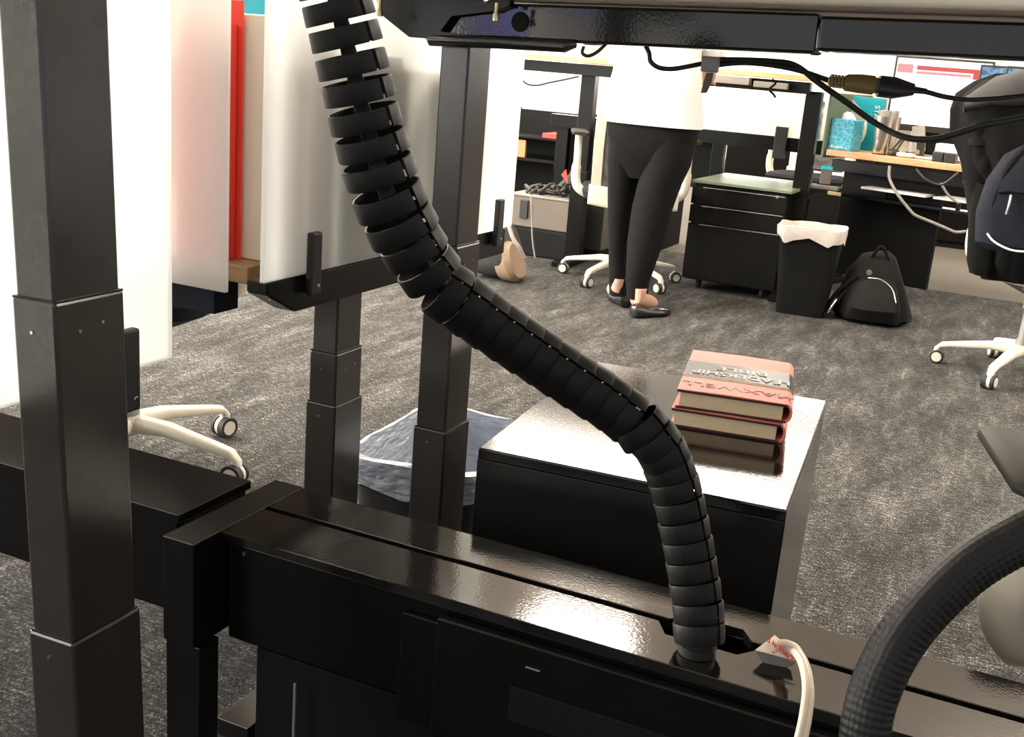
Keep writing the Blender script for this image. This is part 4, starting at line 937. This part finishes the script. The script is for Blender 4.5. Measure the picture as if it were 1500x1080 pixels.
# right far desk (sitting height, wood top), rotated a little
rz = math.radians(-17)
RD = Vector((-1.0, 6.36, 0)); wd = thing('standing_desk', 'lowered far desk with light wood top holding the tumbler and monitor', 'desk', RD, rz)
BOX('desktop', wood, wd, 0, 1.5, 0, .85, .715, .750, bev=.004)
BOX('front_rail', satin, wd, .02, 1.5, .05, .11, .635, .696)
BOX('modesty_panel', matte, wd, .05, .62, .16, .19, .06, .66)
BOX('cable_tray', satin, wd, .10, 1.2, .06, .16, .50, .515)
BOX('tray_label', papers, wd, .02, .10, .052, .06, .50, .52)
BOX('side_glass', greenglass, wd, -.030, -.015, .0, .7, .70, 1.05, bev=.003)
lg_ = BOX('leg', steelcol, wd, .02, .11, .22, .29, .02, .52); BOX('upper_tube', steelcol, lg_, .025, .105, .225, .285, .52, .64)
BOX('foot', satin, wd, .02, .11, .02, .62, 0, .03)
lg_ = BOX('leg', steelcol, wd, 1.30, 1.39, .22, .29, .02, .52); BOX('upper_tube', steelcol, lg_, 1.305, 1.385, .225, .285, .52, .64)
BOX('foot', satin, wd, 1.30, 1.39, .02, .62, 0, .03)
def onD(px, py, y): return aY(px, py, y)
def Dpt(x, y, z=.732): return RD + Vector((x * math.cos(rz) - y * math.sin(rz), x * math.sin(rz) + y * math.cos(rz), z))
ZD = .7505
def pix_on_desk(px, yl):
    # point on the desk top at local depth yl below image column px
    r_ = ray(px, 205); u = Vector((math.cos(rz), math.sin(rz))); v_ = Vector((-math.sin(rz), math.cos(rz)))
    b_ = Vector((RD.x, RD.y)) + v_ * yl; k = (b_.y * r_.x - b_.x * r_.y) / (u.x * r_.y - u.y * r_.x)
    q = b_ + u * k; return Vector((q.x, q.y, ZD))
# papers on the tray
for i, (x, lab, m_) in enumerate(((.22, 'white paper sheets lying on the tray under the light wood desk', shirt), (.62, 'white flat parcel on the tray nearer the jacket chair', liner))):
    o_ = BOX('paper_stack', m_, None, x, x + .36, .03, .22, .560 + 0, .572, bev=.001, loc=RD, rotz=rz); tag(o_, lab, 'papers')
    BOX('tray_hook', satin, wd, x + .1, x + .12, .10, .12, .515, .56)
tag(TUBE('cable', greyp, None, [aY(1303, 243, 6.0), aY(1303, 262, 5.98), aY(1315, 285, 5.95), aY(1333, 308, 5.95), aY(1342, 316, 5.95), aY(1366, 326, 5.95), aY(1385, 334, 5.95), aY(1400, 340, 5.95), aY(1416, 339, 5.95)], .0075, 8), 'long grey cable drooping below the light wood desk', 'cable')
tag(TUBE('cable', plastic, None, [aY(1342, 248, 5.95), aY(1355, 262, 5.93), aY(1372, 270, 5.93), aY(1385, 268, 5.93), aY(1405, 252, 5.95)], .006, 8), 'short black cable looped beneath the light wood desk edge', 'cable')
tag(TUBE('cable', greyp, None, [aY(1378, 268, 5.97), aY(1385, 280, 5.97), aY(1393, 290, 5.98), aY(1405, 298, 5.98)], .006, 8), 'grey cable end hanging to the tray near the jacket chair', 'cable')
# gadgets hanging under the left desk edge
hb = thing('handset_cradle', 'pair of grey devices with blue screens under the far desk corner', 'cradle', aY(1205, 270, 6.15)); ho = Vector(hb.location)
pbox('cradle_shelf', greyp, hb, ho, 1175, 269, 1228, 274, 6.15, .08)
pbox('device', boxm, hb, ho, 1203, 246, 1219, 269, 6.16, .03); pbox('device', boxm, hb, ho, 1186, 245, 1192, 269, 6.17, .03)
pbox('blue_display', cyanm, hb, ho, 1204, 243, 1220, 248, 6.155, .01); pbox('blue_display', cyanm, hb, ho, 1186, 242, 1192, 246, 6.165, .01)

# tissue box
c_ = pix_on_desk(1238, 0.1); tb = thing('tissue_box', 'cyan patterned tissue box on the light wood desk', 'tissue box', (c_.x, c_.y, ZD), math.radians(-14)); 
s_ = .068
BOX('carton', cyandot, tb, -s_, s_, -s_, s_, 0, .165, bev=.004)
bm = NB(); lathe(bm, [(.04, .165), (.03, .19), (.012, .205)], 10, sx=1.1, sy=.6); o_ = obj('tissue', bm, shirt, tb, smooth=True); displace(o_, .008, 30)
BOX('label_bar', shirt, tb, -.05, -.035, -s_ - .002, -s_, .012, .022, bev=.0004); BOX('label_bar', shirt, tb, -.025, .02, -s_ - .002, -s_, .012, .018, bev=.0004)
# steel tumblers
def tumbler(px, yl, label, s=1.0):
    c_ = pix_on_desk(px, yl); t = thing('tumbler', label, 'tumbler', (c_.x, c_.y, ZD))
    bm = NB(); lathe(bm, [(.030 * s, 0), (.033 * s, .004), (.034 * s, .07), (.037 * s, .085), (.038 * s, .09), (.046 * s, .185), (.047 * s, .2)], 32); obj('cup_body', bm, silver, t, smooth=True)
    bm = NB(); lathe(bm, [(.028 * s, .2), (.028 * s, .225), (.024 * s, .232)], 24); obj('lid', bm, greyp, t, smooth=True)
    bm = NB(); lathe(bm, [(.034 * s, -.0), (.0345 * s, .005)], 24); obj('base_ring', bm, plastic, t, smooth=True)
    return t
tumbler(1291, .06, 'brushed steel tumbler at the front edge of the light wood desk', 1.12)
tumbler(1303, .19, 'second steel tumbler with handle lines just behind the first', .98)
# teal book standing
c_ = pix_on_desk(1262, 0.27); tbk = thing('book', 'teal and white book standing behind the tumblers', 'book', (c_.x, c_.y, ZD), math.radians(-12))
BOX('cover', tealm, tbk, -.10, .10, 0, .006, 0, .29, bev=.001); BOX('page_block', papers, tbk, -.097, .097, .006, .022, .003, .287, bev=.001); BOX('back_cover', tealm, tbk, -.10, .10, .022, .026, 0, .29, bev=.001)
bm = NB(); N_ = 18; prism(bm, [(-.099, .29 - .002)] + [(-.099 + .12 * math.cos(PI / 2 * k / N_) * 1.0, .15 + .138 * math.sin(PI / 2 * k / N_) - .04) for k in range(-6, N_ + 1)] + [(-.099, .03)], 0, .001)
for v in bm.verts: v.co = Vector((v.co.x, -.0015 - v.co.z, v.co.y))
o_ = obj('white_shape', bm, white, tbk)
mt = basis((.058, -.0016, .235), (0, 0, -1), (1, 0, 0)); text('lettering', 'STAR', .040, shirt, tbk, basis((.060, -.0018, .20), (0, 0, -1), (1, 0, 0)), sx=1.1)
text('lettering', 'SHIP', .036, cyanm, tbk, basis((.030, -.0022, .20), (0, 0, -1), (1, 0, 0)), sx=1.0)
# cream organiser / file tray behind glass
c_ = pix_on_desk(1240, 0.5); bt = thing('file_box', 'white file box with dark slots behind the tissue box', 'box', (c_.x, c_.y, ZD), math.radians(-8))
BOX('box_body', white, bt, -.16, .36, 0, .2, 0, .36, bev=.006); BOX('lid', white, bt, -.165, .365, -.006, .206, .36, .40, bev=.006)
BOX('slot', plastic, bt, -.045, -.025, -.012, -.006, .33, .395, bev=.002); BOX('slot', plastic, bt, .205, .24, -.012, -.006, .35, .39, bev=.002)
# phone on a stand
c_ = pix_on_desk(1350, 0.13); ps = thing('phone_stand', 'grey phone leaning on a small black stand before the monitor', 'phone stand', (c_.x, c_.y, ZD), math.radians(-10)); 
mt = Matrix.Rotation(math.radians(-13), 4, 'Y') @ Matrix.Rotation(math.radians(-12), 4, 'X')
BOX('phone', greyp, ps, -.035, .035, 0, .008, .035, .175, bev=.004, mtx=mt); BOX('stand_back', plastic, ps, -.02, .02, .012, .03, .0, .09, bev=.003, mtx=Matrix.Rotation(math.radians(15), 4, 'X')); BOX('stand_base', plastic, ps, -.045, .045, -.04, .06, 0, .008, bev=.003)
bm = NB(); cylx(bm, (-.01, -.01, .03), .014, .03, (0, 1, .2), 14, .003); obj('stand_hinge', bm, tanm, ps, smooth=True)
# black headset and pale pebble
c_ = pix_on_desk(1311, 0.07); hs = thing('sunglasses', 'black sunglasses standing beside the steel tumbler', 'glasses', (c_.x, c_.y, ZD)); 
for k in range(2):
    TUBE('temple', plastic, hs, [(-.01 + k * .02, 0, .005), (0 + k * .02, .01, .04), (.03 + k * .014, .03, .095)], .006, 8)
bm = NB(); blob(bm, [(Vector((-.025, 0, .018)), Vector((0, .012, 0)), Vector((0, 0, .016))), (Vector((.0, -.01, .02)), Vector((0, .016, 0)), Vector((0, 0, .019))), (Vector((.03, 0, .018)), Vector((0, .012, 0)), Vector((0, 0, .016)))], 14); obj('lens', bm, plastic, hs, smooth=True)
c_ = pix_on_desk(1330, 0.06); bm = NB(); blob(bm, [(Vector((-.045, 0, .013)), Vector((0, .008, 0)), Vector((0, 0, .008))), (Vector((-.03, 0, .014)), Vector((0, .015, 0)), Vector((0, 0, .013))), (Vector((.03, 0, .012)), Vector((0, .014, 0)), Vector((0, 0, .011))), (Vector((.045, 0, .011)), Vector((0, .007, 0)), Vector((0, 0, .006)))], 16)
tag(obj('lip_balm', bm, cream, None, smooth=True, loc=(c_.x, c_.y, ZD)), 'small cream tube lying before the phone stand', 'tube')
for k, px in enumerate((1380, 1398)):
    c_ = pix_on_desk(px, .05); o_ = BOX('speaker_cube', plastic, None, -.028, .028, -.028, .028, 0, .050, bev=.005, loc=(c_.x, c_.y, ZD), rotz=-.2); tag(o_, ('small dark cube on the wood desk, left of the pair', 'small dark cube on the wood desk, right of the pair nearest the jacket')[k], 'cube')
# laptop half hidden and white keyboard box
c_ = pix_on_desk(1375, 0.2); lp = thing('laptop', 'silver laptop lying flat below the bright monitor', 'laptop', (c_.x, c_.y, ZD), math.radians(-12)); BOX('base', silver, lp, -.18, .16, -.11, .11, 0, .014, bev=.004); BOX('keyboard', greyp, lp, -.15, .13, -.03, .09, .014, .016, bev=.001)
c_ = pix_on_desk(1395, 0.26); tag(BOX('tissue_pack', white, None, -.07, .09, -.05, .05, .0, .085, bev=.006, loc=(c_.x, c_.y, ZD), rotz=-.15), 'white carton standing behind the two dark cubes', 'box')
# monitors
def monitor(label, px0, py0, px1, py1, y, big=True, pic='web'):
    a_ = aY(px0, py0, y); b_ = aY(px1, py1, y); cx_ = (a_.x + b_.x) / 2; zt, zb = max(a_.z, b_.z), min(a_.z, b_.z)
    t = thing('monitor', label, 'monitor', (cx_, y + .08, ZD)); off = Vector(t.location)
    part('housing', plastic, off, t, a_.x - .012, b_.x + .012, y, y + .03, zb - .035, zt + .012, bev=.004)
    s_ = part('screen', scr if pic == 'web' else bluescr, off, t, a_.x, b_.x, y - .003, y, zb, zt, bev=.0005)
    part('stand_neck', satin, off, t, cx_ - .04, cx_ + .04, y + .03, y + .05, .76, zb + .1); part('stand_base', satin, off, t, cx_ - .12, cx_ + .12, y - .05, y + .16, ZD, .762)
    if pic == 'web':
        wd_, ht = b_.x - a_.x, zt - zb
        def r(m, u0, u1, v0, v1, nm): 
            o_ = BOX(nm, m, s_, a_.x + wd_ * u0, a_.x + wd_ * u1, y - .0045, y - .003, zt - ht * v1, zt - ht * v0, bev=0)
        r(scrred, .22, .98, .10, .165, 'page_banner'); r(scrpink, .22, .80, .185, .225, 'page_banner'); r(scrred, .82, .98, .165, .25, 'page_button'); r(scrpink, .01, .18, .09, .22, 'page_picture')
    return t
monitor('wide bright monitor showing a web page with red banner', 1316, 84, 1436, 192, 6.72)
monitor('monitor with blue water picture behind the jacket', 1440, 98, 1462, 178, 6.66, pic='blue')
monitor('rightmost monitor with blue picture above the jacket shoulder', 1478, 100, 1560, 190, 6.6, pic='blue')

# ================================================================ jacket and backpack on the right chair
jx, jy = .19, 4.86
jk = thing('jacket', 'black jacket draped over the right task chair, hood at top', 'jacket', (jx, jy - .28, .45)); jo = Vector(jk.location)
JY = 4.58
bm = NB()
secs = []
for (px, py, hw, hd) in ((1478, 412, .10, .045), (1478, 385, .145, .06), (1488, 330, .165, .075), (1493, 280, .19, .085), (1496, 245, .215, .095), (1497, 205, .25, .10), (1500, 170, .25, .11), (1503, 145, .235, .115), (1508, 125, .19, .105), (1514, 112, .12, .08), (1518, 108, .05, .04)):
    secs.append((aY(px, py, JY), Vector((hw, 0, 0)), Vector((0, hd, 0))))
loft(bm, secs, 64, sq=2.6)
o_ = obj('jacket_body', bm, cloth, jk, smooth=True); 
for v in o_.data.vertices:
    f_ = mnoise.noise(Vector((v.co.x * 22, v.co.y * 22, v.co.z * 4))); v.co.y += f_ * .03; v.co.x += f_ * .016
    g_ = mnoise.noise(Vector((v.co.x * 8, 3.0, v.co.z * 18))); v.co.y += g_ * .016
at(o_, jo)
for (pts, r_) in (([(1432, 175), (1428, 205), (1434, 235), (1447, 258)], .035), ([(1440, 150), (1430, 180), (1427, 215)], .04)):
    o_ = TUBE('sleeve', cloth, jk, [aY(p[0] + 8, p[1], JY - .06) for p in pts], r_, 14); displace(o_, .012, 22); at(o_, jo)
bm = NB(); c_ = aY(1500, 135, JY - .06); blob(bm, [(c_ + Vector((-.19, 0, -.06)), Vector((0, .05, 0)), Vector((0, 0, .03))), (c_ + Vector((-.10, -.02, -.01)), Vector((0, .07, 0)), Vector((0, 0, .055))), (c_ + Vector((.02, -.03, .02)), Vector((0, .08, 0)), Vector((0, 0, .07))), (c_ + Vector((.16, 0, 0)), Vector((0, .06, 0)), Vector((0, 0, .05)))], 22)
o_ = obj('hood', bm, greycloth, jk, smooth=True); displace(o_, .014, 14); at(o_, jo)
bm = NB(); c_ = aY(1470, 390, JY - .02)
loft(bm, [(aY(1446, 270, JY - .05), Vector((.05, 0, 0)), Vector((0, .03, 0))), (aY(1441, 330, JY - .05), Vector((.055, 0, 0)), Vector((0, .03, 0))), (aY(1436, 385, JY - .05), Vector((.05, 0, 0)), Vector((0, .025, 0))), (aY(1434, 402, JY - .05), Vector((.035, 0, 0)), Vector((0, .015, 0)))], 24)
o_ = obj('jacket_hem', bm, cloth, jk, smooth=True); displace(o_, .008, 30); at(o_, jo)
rb = thing('backpack', 'navy backpack with white piping hanging on the jacket chair', 'backpack', (.22, 4.42, .45)); ro = Vector(rb.location); RY = 4.40
bm = NB(); blob(bm, [(aY(1500, 372, RY), Vector((.13, 0, 0)), Vector((0, .03, 0))), (aY(1500, 362, RY), Vector((.165, 0, 0)), Vector((0, .06, 0))), (aY(1500, 320, RY), Vector((.16, 0, 0)), Vector((0, .075, 0))), (aY(1503, 270, RY), Vector((.135, 0, 0)), Vector((0, .075, 0))), (aY(1512, 230, RY), Vector((.09, 0, 0)), Vector((0, .06, 0))), (aY(1520, 212, RY), Vector((.04, 0, 0)), Vector((0, .03, 0)))], 30)
o_ = obj('pack_body', bm, navy, rb, smooth=True); displace(o_, .008, 16); at(o_, ro)
at(TUBE('piping', white, rb, [aY(1446, 342, RY - .055), aY(1455, 353, RY - .065), aY(1472, 363, RY - .075), aY(1490, 368, RY - .08), aY(1515, 368, RY - .08), aY(1535, 362, RY - .07)], .0038, 8), ro)
at(TUBE('seam', cloth, rb, [aY(1462, 282, RY - .07), aY(1480, 280, RY - .08), aY(1500, 283, RY - .085), aY(1530, 284, RY - .07)], .005, 8), ro)
at(TUBE('strap', cloth, rb, [aY(1516, 205, RY - .03), aY(1490, 230, RY - .05), aY(1470, 260, RY - .05), aY(1455, 300, RY - .05), aY(1444, 342, RY - .03)], .014, 8), ro)
at(TUBE('zip_pull', silver, rb, [aY(1481, 286, RY - .085), aY(1478, 300, RY - .095), aY(1474, 314, RY - .095)], .005, 8), ro)
# ================================================================ cables hung below our raised desk
def cab(label, pts, r, m=plastic, d=1.5):
    return tag(TUBE('cable', m, None, [aD(*(p if len(p) == 3 else (*p, d))) for p in pts], r, 10), label, 'cable')
cab('short black cable loop hanging under the beam near the person', [(855, 68), (853, 78), (862, 82), (875, 76), (888, 64)], .0023)
cab('black cable curving from the beam to the grey clip across the shirt', [(946, 68), (951, 78), (953, 90), (965, 99), (985, 101), (1010, 97), (1030, 93), (1040, 92)], .0032)
cab('long thick black cable sagging in front of the far desk', [(1040, 88), (1080, 88), (1130, 90), (1165, 96), (1200, 122), (1240, 150), (1285, 182), (1325, 201, 1.45), (1365, 204, 1.42), (1400, 196, 1.4), (1440, 184, 1.38), (1480, 176, 1.37), (1520, 168, 1.36)], .0042)
cab('black cable running from the clip to the mustard plug', [(1042, 96), (1090, 92), (1140, 97), (1180, 106), (1212, 117), (1222, 119)], .0036)
cab('thin dark cable leading right from the black plug', [(1338, 132), (1358, 135), (1385, 142), (1420, 146), (1460, 144), (1520, 138)], .0034, purp)
cab('thin black wire with small plug dangling under the far power strip', [(1131, 116), (1136, 122), (1127, 131), (1133, 138), (1136, 143)], .0016)
tie = thing('cable_clip', 'grey cable clip with hanging tab under the beam', 'clip', aD(1041, 78, 1.47)); tio = Vector(tie.location)
a_, b_ = aD(1030, 82, 1.47), aD(1053, 107, 1.47); part('clip_body', greyp, tio, tie, a_.x, b_.x, a_.y - .006, a_.y + .004, min(a_.z, b_.z), max(a_.z, b_.z), bev=.002)
bm = NB(); loft(bm, [(aD(1040, 107, 1.465), right * .005, fwd * .001), (aD(1036, 122, 1.465), right * .0055, fwd * .001), (aD(1031, 136, 1.465), right * .004, fwd * .001)], 8, sq=4); at(obj('hanging_tab', bm, boxm, tie), tio)
cn = thing('power_coupling', 'mustard plug joined to a black cable plug under the beam', 'plug', aD(1270, 128, 1.46)); cno = Vector(cn.location)
def fr_loft(pts, m, name, n=18, sq=3.2):
    bm = NB(); secs = []
    for (px, py, hw) in pts:
        ax = (aD(pts[-1][0], pts[-1][1], 1.46) - aD(pts[0][0], pts[0][1], 1.46)).normalized(); c_ = aD(px, py, 1.46); s_ = ax.cross(fwd).normalized(); secs.append((c_, s_ * hw, s_.cross(ax) * hw * .8))
    loft(bm, secs, n, sq=sq); return at(obj(name, bm, m, cn, smooth=True), cno)
fr_loft([(1238, 121, .0095), (1240, 121, .0105), (1262, 123, .0118), (1279, 125, .0118), (1281, 125, .0105)], gold, 'socket_body')
for k in range(5): fr_loft([(1216 + k * 4.8, 118 + k * .6, .0082), (1219 + k * 4.8, 118.4 + k * .6, .0084)], gold, 'strain_rib')
fr_loft([(1214, 118, .005), (1240, 121, .0055)], gold, 'strain_core')
fr_loft([(1280, 125, .0095), (1288, 126, .0095)], boxm, 'prong_sleeve')
fr_loft([(1286, 126, .0125), (1289, 126.5, .0135), (1310, 129, .0135), (1326, 130.5, .010), (1338, 131.5, .0075)], purp, 'plug_body')
fr_loft([(1337, 131.5, .0045), (1357, 134, .0035)], purp, 'plug_neck')

# made-up glowing panel behind the camera, added for the beam's lavender reflection
pn = thing('reflection_panel', 'added lavender display behind the camera, mirrored in the glossy raised beam', 'glow', (-2.2, -2.0, 0)); pno = Vector(pn.location)
part('screen', lavglow, pno, pn, -2.45, -1.80, -2.0, -1.995, 1.13, 1.62); part('housing', plastic, pno, pn, -2.48, -1.77, -2.03, -2.0, .05, 1.65); part('foot', greyp, pno, pn, -2.45, -2.35, -2.15, -1.88, 0, .05); part('foot', greyp, pno, pn, -2.05, -1.95, -2.15, -1.88, 0, .05)
